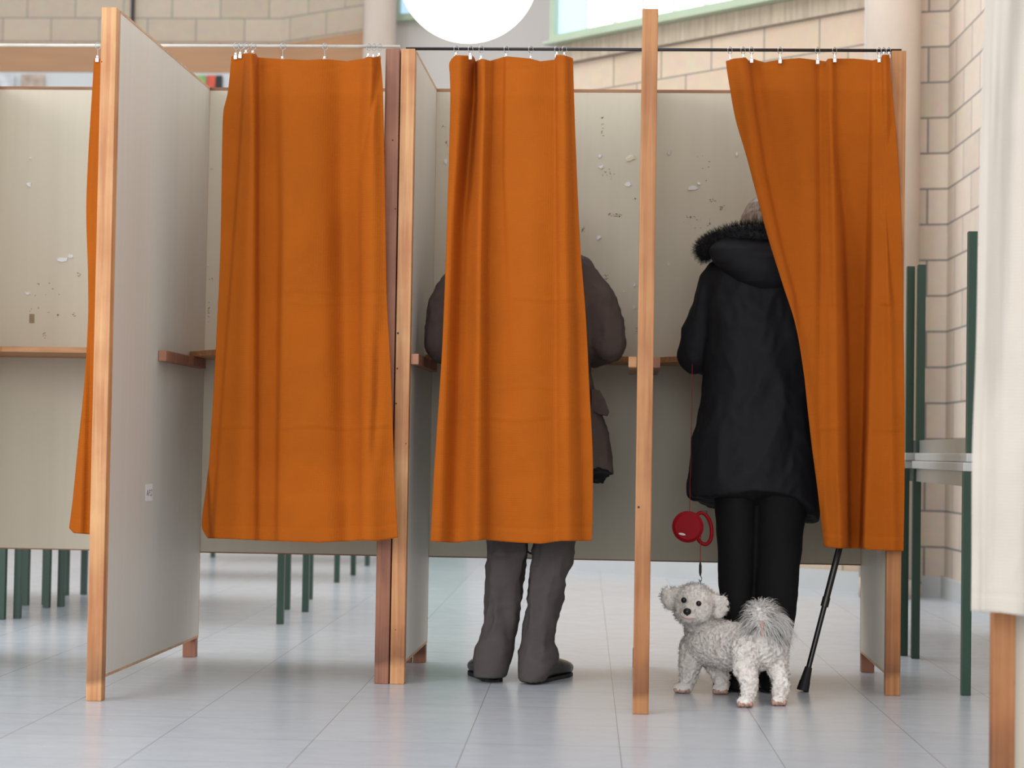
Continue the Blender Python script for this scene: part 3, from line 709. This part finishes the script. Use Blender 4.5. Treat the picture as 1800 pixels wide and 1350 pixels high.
# ------------------------------------------------------------------ tables
TW, TD, TH = 1.143, .672, .722
def make_table(label, group):
    r = thing('folding_table', label, 'table', (0, 0, 0), group)
    mb = MB(); mb.box(-TW/2, TW/2, -TD/2, TD/2, TH-.028, TH, .004); mb.build('tabletop', M_TABLE, r)
    mb = MB()
    for s in (-1, 1):
        mb.box(-TW/2+.03, TW/2-.03, s*(TD/2-.018)-.006, s*(TD/2-.018)+.006, TH-.075, TH-.029)
        mb.box(s*(TW/2-.018)-.006, s*(TW/2-.018)+.006, -TD/2+.03, TD/2-.03, TH-.075, TH-.029)
    mb.build('apron', M_APRON, r)
    for sx_ in (-1, 1):
        for sy_ in (-1, 1):
            mb = MB(); cx, cy = sx_*(TW/2-.016), sy_*(TD/2-.016); mb.box(cx-.0145, cx+.0145, cy-.0145, cy+.0145, 0, TH-.029, .002); mb.build('leg', M_GREEN, r)
    return r
def copy_tree(o, parent=None):
    c = o.copy(); C.objects.link(c)
    if parent: c.parent = parent
    for ch in list(o.children): copy_tree(ch, c)
    return c
base = None
def place_table(x, y, rz, label, z=0, flip=False, group='green-legged tables'):
    global base
    if base is None: base = make_table(label, group); t = base
    else: t = copy_tree(base)
    t['label'] = label; t['group'] = group
    t.location = (x, y, z); t.rotation_euler = (PI if flip else 0, 0, rz); return t
q = fl(1697, 1222); cx, cy = q.x+TD/2-.016, q.y+TW/2-.016
place_table(cx, cy, PI/2, 'green-legged grey table standing upright at right, lowest of the front stack')
place_table(cx+.012, cy+.012, PI/2, 'green-legged grey table lying upside down on the front stack, legs up', z=2*TH+.001, flip=True)
place_table(cx-.03, cy+TW+.06, PI/2, 'upright green-legged table of the rear stack behind the right curtain')
place_table(cx-.018, cy+TW+.05, PI/2, 'upside-down green-legged table on the rear stack behind the right curtain', z=2*TH+.001, flip=True)
def leg_table(px, py, side, label):  # given the pixel of the foot of the front leg on that side
    q = fl(px, py); x = q.x - side*(TW/2-.016); return place_table(x, q.y+TD/2-.016, 0, label)
leg_table(492.5, 1097, 1, 'upright table with green legs nearest behind the wide closed curtain')
q = fl(503, 1072); place_table(q.x-TW/2+.016, q.y+TD/2, 0, 'table with green legs just behind the nearest one, under the left booth')
leg_table(592, 1024, 1, 'third table back, one green leg seen left of the brown post')
leg_table(645.5, 995, 1, 'farthest table, thin green leg close to the brown post')
leg_table(3, 1089, 1, 'table with green legs at the left frame edge, seen under the booth')
leg_table(45, 1064, 1, 'table with green legs second from the left frame edge, behind the front one')

# ------------------------------------------------------------------ people
def hand(mb, wrist, d, up, side, r=.0085):
    d = Vector(d).normalized(); up = Vector(up).normalized(); sd = d.cross(up).normalized()*side
    wrist = Vector(wrist)
    palm = wrist+d*.045
    mb.ball(palm, (.04, .045, .014), rot=Matrix((sd, d, up)).transposed())
    for k, L_ in enumerate((.066, .076, .07, .055)):
        b0 = wrist+d*.082+sd*(.030-.02*k); mid = b0+d*L_*.5-up*.004; tip = mid+d*L_*.38-up*.022
        mb.chain([(b0, r), (mid, r*.92), (tip, r*.8)])
    t0 = wrist+d*.025+sd*.035; t1 = t0+d*.028+sd*.024; mb.chain([(t0, .012), (t1, .010), (t1+d*.03+sd*.004-up*.006, .0085)])
def head(mb, c, fwd, r=.095, tilt=0):
    c = Vector(c); f = Vector(fwd).normalized(); up = Vector((0, 0, 1)); sd = f.cross(up).normalized(); up = sd.cross(f)
    R3 = Matrix((sd, f, up)).transposed()
    mb.ball(c+up*.02, (r*.8, r*.98, r*.95), rot=R3); mb.ball(c+f*.025-up*.055, (r*.62, r*.7, r*.62), rot=R3)
    mb.cap(c+f*.095+up*.005, .009, c+f*.112-up*.025, .014)            # nose
    for s in (-1, 1):
        mb.ball(c+sd*s*r*.82-up*.01-f*.005, (.01, .02, .032), rot=R3)   # ear
        mb.ball(c+f*.083+sd*s*.03+up*.018, (.018, .01, .01), rot=R3)    # brow and lid
    mb.ball(c+f*.088-up*.055, (.024, .012, .012), rot=R3); mb.ball(c+f*.085-up*.09, (.022, .016, .016), rot=R3)
    return sd, f, up
def face(root, body, c, fwd):
    sd, f, up = [Vector(v) for v in fwd]; c = Vector(c)
    for s in (-1, 1):
        mb = MB(); mb.ball(c+f*.089+sd*s*.03+up*.008, .0095); mb.build('eye', M_PAPER, root, True)
def shoe(root, heel, ang, L_=.28, h=.075, mt=M_LEATH):
    # heel: ground point of the heel, ang: direction the toe points (0 = away from camera, + = to the left)
    d = Vector((-math.sin(ang), math.cos(ang), 0)); s = Vector((d.y, -d.x, 0)); mb = MB(); rings = []
    for t, wd, hh, lo in ((.0, .022, .05, .012), (.04, .034, .064, .006), (.15, .037, .072, .004), (.35, .036, .07, .012), (.5, .043, .066, .006), (.7, .048, .056, .004), (.88, .042, .046, .004), (.96, .028, .038, .006), (.99, .014, .03, .008)):
        c = Vector(heel)+d*t*L_; rings.append([c+s*wd*math.copysign(abs(math.cos(a))**(.55 if math.sin(a) < 0 else 1), math.cos(a))+Vector((0, 0, .006+hh*(.5+.5*math.sin(a)))) for a in [2*PI*k/18 for k in range(18)]])
    mb.loft(rings); o = mb.build('shoe', mt, root, True)
    mb = MB(); out = []
    for t, wd in ((.0, .018), (.02, .028), (.1, .035), (.3, .034), (.5, .041), (.7, .047), (.88, .040), (.96, .026), (.99, .012)): out.append((t, wd))
    pts = [Vector(heel)+d*t*L_+s*wd for t, wd in out]+[Vector(heel)+d*t*L_-s*wd for t, wd in out[::-1]]
    mb.poly([p+Vector((0, 0, .0005)) for p in pts], (0, 0, 1), .011); mb.build('sole', M_RUB, o)
    return o
# --- the man
man = thing('person', 'man with brown coat and grey trousers standing behind the middle curtain, leaning on the shelf', 'person', fl(908, 1195))
sk = MB()
A = lambda x, y, d: at(x, y, d)
hc = A(905, 402, 6.66)
hv = head(sk, hc, (0, .85, -.5))
sk.chain([(A(905, 435, 6.6), .055), (A(905, 465, 6.54), .06)])
sk.loft([ringpx(y, xl, xr, D, hd) for y, xl, xr, D, hd in ((455, 830, 985, 6.53, .07), (500, 815, 1000, 6.5, .09), (580, 825, 990, 6.47, .10), (680, 830, 990, 6.45, .10), (790, 822, 1000, 6.45, .11))])
for pts in (((835, 485, 6.5, .05), (795, 600, 6.48, .045), (840, 614, 6.66, .036)), ((985, 480, 6.5, .05), (1058, 600, 6.48, .045), (1000, 612, 6.68, .036)),
            ((880, 800, 6.45, .075), (893, 960, 6.44, .045), (888, 1060, 6.44, .04), (870, 1160, 6.41, .035)), ((955, 800, 6.45, .075), (972, 960, 6.44, .045), (958, 1060, 6.44, .04), (945, 1160, 6.41, .035))):
    sk.chain([(A(x, y, d), r) for x, y, d, r in pts])
hand(sk, A(845, 612, 6.67), (.3, 1, 0), (0, 0, 1), 1); hand(sk, A(995, 610, 6.69), (-.3, 1, 0), (0, 0, 1), -1)
remeshed(sk, 'body', M_SKIN, man, .007, 4)
face(man, None, hc, hv)
hb = MB(); sd, f_, up_ = hv; hb.ball(hc+up_*.032-f_*.012, (.084, .096, .09), rot=Matrix((sd, f_, up_)).transposed()); remeshed(hb, 'hair', M_HAIRG, man, .006, 2, [('CLOUDS', .02, .01, .5)])
ct = MB()
rows = ((446, 850, 970, 6.55, .06), (462, 812, 1020, 6.53, .09), (490, 795, 1040, 6.50, .115), (540, 795, 1042, 6.47, .125), (600, 800, 1038, 6.455, .125), (645, 800, 1040, 6.45, .12), (690, 798, 1050, 6.45, .125), (735, 795, 1064, 6.45, .13), (790, 790, 1074, 6.45, .14))
hemf = lambda ct_, st_: -.075*(.5+.5*st_)
R_ = [ringpx(y, xl, xr, D, hd, 40) for y, xl, xr, D, hd in rows]
R_.append(ringpx(806, 787, 1079, 6.45, .145, 40, hem=lambda c, s: -.06*(.5+.5*s))); R_.append(ringpx(815, 785, 1081, 6.45, .148, 40, hem=hemf)); R_.append(ringpx(811, 795, 1071, 6.45, .138, 40, hem=hemf))
ct.loft(R_)
for pts in (((820, 490, 6.5, .07), (792, 540, 6.48, .072), (782, 600, 6.47, .070), (800, 615, 6.55, .062), (838, 612, 6.66, .052)),
            ((1012, 487, 6.5, .07), (1048, 535, 6.48, .070), (1066, 600, 6.47, .070), (1052, 612, 6.56, .062), (1008, 610, 6.68, .052))):
    ct.chain([(A(x, y, d), r) for x, y, d, r in pts])
coat = remeshed(ct, 'coat', M_BROWNC, man, .007, 3, [('CLOUDS', .09, .012, .5)]); wrinkle(coat, .007, (13, 13, 7), 1); wrinkle(coat, .0025, (30, 30, 22), 4); lining(coat, M_BLACKT, .74)
mb = MB(); mb.poly([A(x, y, 6.38) for x, y in ((1040, 684), (1054, 686), (1062, 700), (1070, 722), (1067, 730), (1052, 728), (1040, 720))], (0, 1, 0), .13); mb.build('pocket_flap', M_BROWNC, man)
def legs(name, rowsets, mt, root, disp):
    mb = MB()
    for rows in rowsets: mb.loft([ringpx(*r_, 26, 2.1) for r_ in rows])
    return remeshed(mb, name, mt, root, .006, 2, disp)
legs('trousers', (
    ((780, 815, 925, 6.45, .11), (870, 838, 932, 6.45, .095), (950, 857, 930, 6.44, .07), (972, 856, 928, 6.43, .072), (985, 858, 925, 6.44, .066), (1010, 853, 921, 6.44, .068), (1060, 852, 916, 6.44, .066), (1095, 851, 910, 6.43, .066), (1118, 845, 906, 6.42, .068), (1142, 834, 904, 6.41, .075), (1165, 831, 898, 6.40, .078), (1184, 832, 892, 6.39, .08), (1189, 832, 891, 6.39, .08)),
    ((780, 915, 1030, 6.45, .11), (870, 930, 1024, 6.45, .095), (950, 938, 1013, 6.44, .07), (985, 932, 1006, 6.44, .066), (1012, 929, 996, 6.44, .066), (1060, 925, 990, 6.44, .064), (1100, 920, 978, 6.43, .064), (1126, 917, 973, 6.42, .066), (1148, 909, 982, 6.41, .072), (1165, 909, 980, 6.40, .076), (1184, 910, 967, 6.38, .078), (1197, 911, 958, 6.37, .072))),
    M_TROUS, man, [('CLOUDS', .07, .008, .5)])
to = bpy.data.objects['trousers']; wrinkle(to, .008, (20, 20, 5), 2, zr=(.03, .2)); wrinkle(to, .003, (14, 14, 26), 7, zr=(.02, .08)); lining(to, M_BLACKT, .05, -.8)
shoe(man, fl(868, 1199)+Vector((0, .0, 0)), .27, .27); shoe(man, fl(940, 1200), -.33, .27)
# --- the woman
wom = thing('person', 'woman in long black hooded coat in the right booth, dog at her feet', 'person', fl(1325, 1214))
sk = MB(); hc = A(1352, 398, 6.56); hv = head(sk, hc, (0, .9, -.4), .09)
sk.chain([(A(1350, 425, 6.53), .05), (A(1345, 470, 6.47), .055)])
sk.loft([ringpx(y, xl, xr, D, hd) for y, xl, xr, D, hd in ((455, 1275, 1410, 6.46, .06), (520, 1268, 1415, 6.45, .08), (620, 1270, 1410, 6.43, .085), (760, 1255, 1425, 6.42, .09), (860, 1258, 1420, 6.40, .09))])
for pts in (((1275, 490, 6.46, .045), (1232, 618, 6.46, .04), (1285, 622, 6.66, .033)), ((1400, 490, 6.46, .045), (1440, 618, 6.46, .04), (1390, 622, 6.66, .033)),
            ((1294, 870, 6.38, .07), (1292, 1010, 6.34, .045), (1294, 1185, 6.3, .035)), ((1368, 870, 6.38, .07), (1364, 1010, 6.34, .045), (1356, 1185, 6.3, .035))):
    sk.chain([(A(x, y, d), r) for x, y, d, r in pts])
hand(sk, A(1288, 620, 6.67), (.3, 1, 0), (0, 0, 1), 1); hand(sk, A(1387, 620, 6.67), (-.3, 1, 0), (0, 0, 1), -1)
remeshed(sk, 'body', M_SKIN, wom, .007, 4)
face(wom, None, hc, hv)
hb = MB(); hb.ball(A(1353, 391, 6.545), (.092, .104, .098)); hb.loft([ringpx(y, xl, xr, D, hd) for y, xl, xr, D, hd in ((356, 1318, 1388, 6.52, .07), (380, 1303, 1402, 6.51, .08), (410, 1298, 1406, 6.50, .075), (440, 1298, 1404, 6.48, .06), (450, 1310, 1395, 6.48, .04))])
hair = remeshed(hb, 'hair', M_HAIR, wom, .006, 4)
# generic strand mesh
def strands(name, roots, mt, parent, length, rad, seg=5, curl=0., turns=2., droop=0., spread=.25, lv=.3, follow=False):
    V = []; Fc = []
    NR = []
    for p, n, *ex in roots:
        nn = Vector(ex[1] if len(ex) > 1 else n).normalized()
        L_ = (ex[0] if ex else length)*random.uniform(1-lv, 1+lv); d = (Vector(n).normalized()+Vector((random.gauss(0, spread), random.gauss(0, spread), random.gauss(0, spread)))).normalized()
        a = d.orthogonal().normalized(); b = d.cross(a); ph = random.uniform(0, 2*PI); b0 = len(V); tw = turns*random.choice((-1, 1))
        for k in range(seg+1):
            t = k/seg; c = p+d*L_*t+Vector((0, 0, -1))*droop*L_*t*t
            if curl: c = c+(a*math.cos(ph+tw*2*PI*t)-a*math.cos(ph)+b*math.sin(ph+tw*2*PI*t)-b*math.sin(ph))*curl
            r = rad*(1-t*.75)
            for q in range(3): V.append(c+(a*math.cos(q*2.094)+b*math.sin(q*2.094))*r); NR.append(nn)
        for k in range(seg):
            for q in range(3):
                i = b0+k*3; Fc.append((i+q, i+(q+1) % 3, i+3+(q+1) % 3, i+3+q))
    me = bpy.data.meshes.new(name); me.from_pydata([tuple(v) for v in V], [], Fc)
    o = link(name, me, mt, parent, True)
    if follow: me.normals_split_custom_set_from_vertices([tuple(v) for v in NR])
    return o
def sample(o, n, keep=None, seed=1):
    me = o.data; rr = random.Random(seed); P = me.polygons
    ar = np.zeros(len(P)); P.foreach_get('area', ar); cs = np.cumsum(ar); out = []
    g_ = np.random.default_rng(seed); idx = np.searchsorted(cs, g_.uniform(0, cs[-1], n))
    for i in idx:
        p = P[min(int(i), len(P)-1)]; vs = [me.vertices[k].co for k in p.vertices]
        a, b = rr.random(), rr.random(); c = vs[0].lerp(vs[1], a).lerp(vs[3 % len(vs)].lerp(vs[2], a), b)
        if keep is None or keep(c, p.normal): out.append((c.copy(), p.normal.copy()))
    return out
rs = [(p, Vector((0, -.12, -1))+n*.12) for p, n in sample(hair, 2600, lambda c, n: c.y < 6.6)]
strands('hair_strands', rs, M_HAIR, wom, .05, .0009, 3, spread=.05)
ct = MB()
rows = ((428, 1305, 1395, 6.48, .06), (440, 1270, 1418, 6.48, .09), (458, 1250, 1432, 6.47, .11), (490, 1243, 1436, 6.455, .13), (560, 1241, 1436, 6.44, .14), (660, 1238, 1436, 6.43, .135), (720, 1226, 1438, 6.42, .14), (790, 1216, 1442, 6.41, .15), (850, 1211, 1442, 6.40, .155))
R_ = [ringpx(y, xl, xr, D, hd, 48) for y, xl, xr, D, hd in rows]
def hemw(c, s):                      # lower at the sides and front, arched at the back
    back_ = max(0, -s); return (-.052*(abs(c)**2.2)*(1.0+.75*c)) - .05*max(0, s)
R_.append(ringpx(862, 1210, 1441, 6.40, .158, 48, hem=hemw)); R_.append(ringpx(867, 1212, 1439, 6.40, .150, 48, hem=hemw))
ct.loft(R_)
for pts in (((1272, 485, 6.47, .066), (1250, 535, 6.47, .066), (1232, 585, 6.47, .062), (1221, 624, 6.48, .060), (1240, 630, 6.56, .052), (1278, 622, 6.65, .045)),
            ((1402, 485, 6.47, .066), (1430, 560, 6.47, .062), (1446, 620, 6.48, .058), (1430, 628, 6.56, .052), (1395, 622, 6.65, .045))):
    ct.chain([(A(x, y, d), r) for x, y, d, r in pts])
wc = remeshed(ct, 'coat', M_BLACKC, wom, .007, 3, [('CLOUDS', .10, .012, .5)]); wrinkle(wc, .008, (9, 9, 4), 3); wrinkle(wc, .002, (26, 26, 14), 8); lining(wc, M_BLACKT, .66)
# hood lying on the back, with its piping and fur trim
hd_ = MB()
hd_.loft([ringpx(y, xl, xr, D, h_, 32) for y, xl, xr, D, h_ in ((418, 1262, 1432, 6.41, .05), (440, 1246, 1446, 6.385, .075), (460, 1253, 1440, 6.37, .085), (480, 1272, 1425, 6.365, .08), (498, 1295, 1405, 6.365, .07), (509, 1315, 1385, 6.37, .055), (513, 1330, 1370, 6.375, .04))])
hood = remeshed(hd_, 'hood', M_BLACKC, wom, .007, 3, [('CLOUDS', .07, .01, .5)])
fr = MB(); arc = []
for k in range(25):
    t = k/24; x = 1240+t*215; y = 442-34*math.sin(PI*min(1, t*1.25+.02))**.55 if t < .42 else 412+2*math.sin(t*9)
    arc.append((A(x, y+6, 6.44-.06*math.sin(PI*t)), .031+.006*math.sin(PI*t)))
fr.chain(arc); fr.chain([(A(1240, 440, 6.44), .028), (A(1250, 430, 6.52), .025)])
trim = remeshed(fr, 'fur_trim', M_FURB, wom, .007, 3)
strands('fur_strands', sample(trim, 9000), M_FURB, trim, .018, .0005, 3, curl=.001, spread=.35).location = (0, 0, 0)
legs('trousers', (
    ((850, 1250, 1335, 6.38, .11), (890, 1257, 1330, 6.37, .10), (950, 1261, 1327, 6.35, .085), (990, 1262, 1325, 6.34, .08), (1045, 1265, 1321, 6.32, .075), (1100, 1268, 1316, 6.31, .07), (1190, 1275, 1309, 6.29, .065), (1211, 1278, 1308, 6.28, .06)),
    ((850, 1322, 1425, 6.38, .11), (890, 1325, 1418, 6.37, .10), (950, 1327, 1410, 6.35, .09), (990, 1327.5, 1406, 6.34, .085), (1045, 1326, 1402, 6.32, .08), (1100, 1329, 1396, 6.31, .075), (1160, 1335, 1383, 6.29, .07), (1190, 1337, 1372, 6.28, .07), (1212, 1338, 1368, 6.28, .062))),
    M_BLACKT, wom, [('CLOUDS', .07, .008, .5)])
shoe(wom, fl(1293, 1216), .1, .24); shoe(wom, fl(1353, 1217), -.1, .24)

# ------------------------------------------------------------------ walking cane
cane = thing('walking_cane', 'black walking cane leaning behind the right orange curtain', 'cane', fl(1411, 1203))
b0 = A(1411, 1200, 6.3); b0.z = .004; tp = A(1475, 965, 6.36); dv = (tp-b0).normalized(); top = b0+dv*.83
mb = MB(); mb.cyl(b0+dv*.05, b0+dv*.29, .0085); mb.cyl(b0+dv*.28, top, .0105); mb.cyl(b0+dv*.27, b0+dv*.30, .0125); mb.build('shaft', M_CANE, cane, False)
mb = MB(); mb.cyl(b0, b0+dv*.03, .0195, .017); mb.cyl(b0+dv*.03, b0+dv*.075, .016, .0115); mb.build('rubber_tip', M_RUB, cane)
mb = MB(); hd = Vector((.25, .96, 0)).normalized(); mb.tube([top-dv*.01, top+dv*.02, top+dv*.03+hd*.03, top+dv*.027+hd*.09, top+dv*.02+hd*.12], [.011, .013, .015, .014, .01], 12); mb.build('handle', M_RUB, cane, True)

# ------------------------------------------------------------------ the dog
dog = thing('dog', 'small white curly-coated dog with fluffy tail, looking back at the camera', 'dog', fl(1290, 1232))
pL, pR, fL, fR = fl(1312, 1243), fl(1369, 1240), fl(1203, 1218), fl(1268, 1220)
dHL, dHR, dFL, dFR = pL.y, pR.y, fL.y, fR.y
def P(x, y, d, r): return (A(x, y, d), r)
D_ = MB()
D_.chain([P(1337, 1136, dHL+.13, .072), P(1312, 1136, dHL+.19, .068), P(1280, 1136, dHL+.25, .072), P(1246, 1126, dHL+.31, .074), P(1238, 1108, dHL+.31, .060)])
D_.ball(A(1358, 1138, dHL+.12), .048); D_.ball(A(1316, 1142, dHL+.10), .05)
D_.chain([P(1313, 1150, dHL+.09, .046), P(1310, 1176, dHL+.06, .034), P(1318, 1200, dHL+.03, .024), P(1316, 1222, dHL+.02, .021), P(1313, 1233, dHL+.012, .020)])
D_.chain([P(1362, 1146, dHR+.09, .040), P(1366, 1172, dHR+.06, .031), P(1373, 1200, dHR+.03, .025), P(1371, 1222, dHR+.02, .023), P(1370, 1232, dHR+.012, .021)])
D_.chain([P(1222, 1140, dFL+.02, .048), P(1213, 1168, dFL+.0, .034), P(1210, 1192, dFL, .026), P(1206, 1207, dFL, .022)])
D_.chain([P(1256, 1158, dFR+.03, .04), P(1268, 1190, dFR+.01, .025), P(1270, 1208, dFR, .021)])
for q, sx_, wd in ((pL, -.004, .024), (pR, 0, .022), (fL, -.008, .026), (fR, -.004, .024)):
    D_.ball(q+Vector((sx_, .0, .016)), (wd, .028, .016))
HD = dHL+.24
hd0 = A(1221, 1062, HD)
D_.chain([P(1240, 1100, dHL+.3, .052), P(1228, 1085, HD+.02, .05)])
D_.ball(hd0, (.064, .06, .062)); D_.ball(A(1218, 1078, HD-.015), (.056, .05, .036)); D_.ball(A(1211, 1082, HD-.05), (.030, .03, .021)); D_.ball(A(1208, 1077, HD-.062), (.015, .018, .013))
rotE = Matrix.Rotation(math.radians(-16), 3, 'Y'); rotE2 = Matrix.Rotation(math.radians(22), 3, 'Y')
D_.ball(A(1266, 1067, HD-.012), (.024, .013, .037), rot=rotE.inverted()); D_.ball(A(1256, 1057, HD-.008), (.02, .014, .024))
D_.ball(A(1176, 1053, HD+.0), (.023, .016, .037), rot=rotE2.inverted()); D_.ball(A(1190, 1046, HD+.0), (.03, .014, .024))
D_.chain([P(1340, 1110, dHL+.08, .016), P(1340, 1090, dHL+.08, .03), P(1337, 1080, dHL+.12, .036), P(1326, 1082, dHL+.17, .026)])
D_.chain([P(1340, 1086, dHL+.08, .03), P(1360, 1096, dHL+.08, .020)])
body = remeshed(D_, 'body', M_DOG, dog, .0031, 3, [('CLOUDS', .02, .004, .5)])
hd_c = hd0
def is_head(c): return (c-hd0).length < .075 or (c.z > hd0.z-.045 and c.x < hd0.x+.095 and c.y < hd0.y+.04 and (c-hd0).length < .12)
me_ = body.data; nr_ = [v.normal.copy() for v in me_.vertices]
for v, n in zip(me_.vertices, nr_):  # tight curls on the body, softer on the head
    p = v.co; q = 1-abs(noise.noise(p*75+Vector((3, 1, 2))))*3; q2 = 1-abs(noise.noise(p*130))*3
    am = .0012 if is_head(p) else (.0042 if p.z > .03 else .0015)
    v.co += n*am*(max(-1, q)+.5*max(-1, q2)-.4)
me_.update()
eyeL, eyeR, nose_ = A(1202, 1055, HD-.061), A(1228, 1061, HD-.056), A(1208, 1075, HD-.081)
def near_face(c): return (c-eyeL).length < .0125 or (c-eyeR).length < .0125 or (c-nose_).length < .019
tailc = A(1340, 1086, dHL+.09)
smp = sample(body, 20000, None, 5)
hs = [(p, n+Vector((0, 0, .25))) for p, n in smp if is_head(p) and not near_face(p)][:4200]
bs = [(p, n) for p, n in smp if not is_head(p) and (p-tailc).length > .04 and p.z > .02]
strands('head_fur', hs, M_DOGF, dog, .009, .0007, 3, curl=.0012, turns=.5, spread=.3, follow=True)
strands('body_curls', bs[:7000], M_DOGF, dog, .006, .0007, 4, curl=.0022, turns=.8, spread=.4, follow=True)
# tail plume: long wavy strands fanning over the back and down on the right
tr = []
ts = [(p, n) for p, n in smp if (p-tailc).length < .055 and p.z > tailc.z-.035]
for k in range(1100):
    p, n = random.choice(ts); d = (p-tailc).normalized()*.9+Vector((.35 if p.x > tailc.x-.01 else -.25, -.1, .15))
    tr.append((p, d, .046 if d.x > .3 else .034, n+Vector((0, 0, .3))))
strands('tail_plume', tr, M_DOGF, dog, .06, .0008, 8, curl=.0035, turns=.7, droop=.6, spread=.22, lv=.4, follow=True)
tr = []
for k in range(260):
    p = A(random.uniform(1350, 1374), random.uniform(1078, 1106), dHL+random.uniform(.05, .1)); tr.append((p, Vector((.8, random.uniform(-.6, 0), random.uniform(-.5, .3))), .05, (.4, -.8, .5)))
strands('tail_plume', tr, M_DOGF, dog, .06, .0008, 8, curl=.003, turns=.6, droop=.8, spread=.18, follow=True)
for e_, nm in ((eyeL, 'eye'), (eyeR, 'eye')):
    mb = MB(); mb.ball(e_, .0088); mb.build(nm, M_BLACK, dog, True)
mb = MB(); mb.ball(nose_, (.0125, .010, .0105)); mb.ball(nose_+Vector((0, .001, -.007)), (.004, .005, .006)); mb.build('nose', M_BLACK, dog, True)
mb = MB(); mo = [A(1199, 1084, HD-.078), A(1204, 1087, HD-.082), A(1209, 1087.5, HD-.084), A(1214, 1088, HD-.082), A(1219, 1087, HD-.077)]; mb.tube(mo, .0016, 6); mb.build('mouth', M_DOGP, dog, True)
mb = MB(); mb.ball(A(1341, 1112, dHL+.056), (.009, .005, .010)); mb.ball(A(1340, 1100, dHL+.05), (.006, .008, .016)); mb.build('tail_base', M_DOGP, dog, True)
for q, s_, wd in ((pL, -.004, .022), (pR, 0, .021), (fL, -.008, .024), (fR, -.004, .022)):
    mb = MB()
    for k in range(4):
        mb.ball(q+Vector((s_+(k-1.5)*wd*.5, -.012+.003*abs(k-1.5), .0105)), (wd*.32, .018, .0105))
    mb.ball(q+Vector((s_, .004, .014)), (wd, .02, .014))
    remeshed(mb, 'paw', M_DOGPAW, dog, .003, 2, [('CLOUDS', .008, .004, .5)])

# ------------------------------------------------------------------ leash with reel
DLe = 6.3
ls = thing('dog_leash', 'red retractable dog leash hanging beside the black coat, clipped to the dog', 'leash', A(1207, 925, DLe))
c = A(1209, 926, DLe); rr = 27.5*DLe/F
mb = MB(); mb.cyl(c+Vector((0, -.012, 0)), c+Vector((0, .012, 0)), rr, seg=40)
mb.cyl(c+Vector((0, -.018, 0)), c+Vector((0, -.012, 0)), rr*.8, rr*.97, seg=40)
mb.build('reel_case', M_RED, ls, False)
mb = MB(); hcn = A(1236, 929, DLe); R3 = Matrix.Rotation(math.radians(-10), 3, 'Y'); rg = []
for k in range(36):
    t = 2*PI*k/36; cc = Vector((math.cos(t)*.026, 0, math.sin(t)*.050)); nn = Vector((math.cos(t)/.026, 0, math.sin(t)/.050)).normalized()
    rg.append([mb.bm.verts.new(hcn+R3 @ (cc+nn*.0062*math.cos(a)+Vector((0, .009*math.sin(a), 0)))) for a in [2*PI*q/12 for q in range(12)]])
for k in range(36):
    for q in range(12): mb.bm.faces.new((rg[k][q], rg[k][(q+1) % 12], rg[(k+1) % 36][(q+1) % 12], rg[(k+1) % 36][q]))
mb.build('handle', M_RED, ls, True)
mb = MB(); mb.box(-.012, .006, -.007, .007, -.004, .004, .002); o = mb.build('brake_button', M_BLACK, ls); o.location = A(1240, 900, DLe)
mb = MB(); mb.ball(A(1199, 939, DLe-.0181), (.011, .0008, .0035), rot=Matrix.Rotation(math.radians(10), 3, 'Y'))
o = mb.build('brand_mark', M_SKIRT, ls, True); o['label'] = 'small pale oval logo'
mb = MB(); mb.tube([A(1217, 640, 6.42), A(1215.5, 750, 6.4), A(1213, 860, 6.35), A(1212, 902, DLe)], .0011, 6); mb.build('wrist_cord', M_REDD, ls, True)
ng = A(1231, 1024, HD+.03)
mb = MB(); mb.tube([A(1232, 930, DLe), A(1231.5, 960, DLe-.03), A(1231, 990, HD+.06)], .0014, 6); mb.build('cord', M_REDD, ls, True)
mb = MB(); mb.tube([A(1231, 988, HD+.06), A(1231, 994, HD+.058), A(1231, 1006, HD+.05), A(1231, 1012, HD+.045)], [.002, .0042, .0042, .002], 8); mb.build('swivel', M_RUB, ls, True)
mb = MB(); mb.tube([A(1231, 1012, HD+.045), A(1233.5, 1016, HD+.043), A(1233, 1021, HD+.04), A(1229.5, 1022, HD+.04), A(1228.8, 1018, HD+.042)], .0013, 6); mb.tube([A(1231, 1020, HD+.04), A(1232, 1040, HD+.05), A(1238, 1090, HD+.06)], .0013, 6); mb.build('hook', M_RUB, ls, True)
settle()
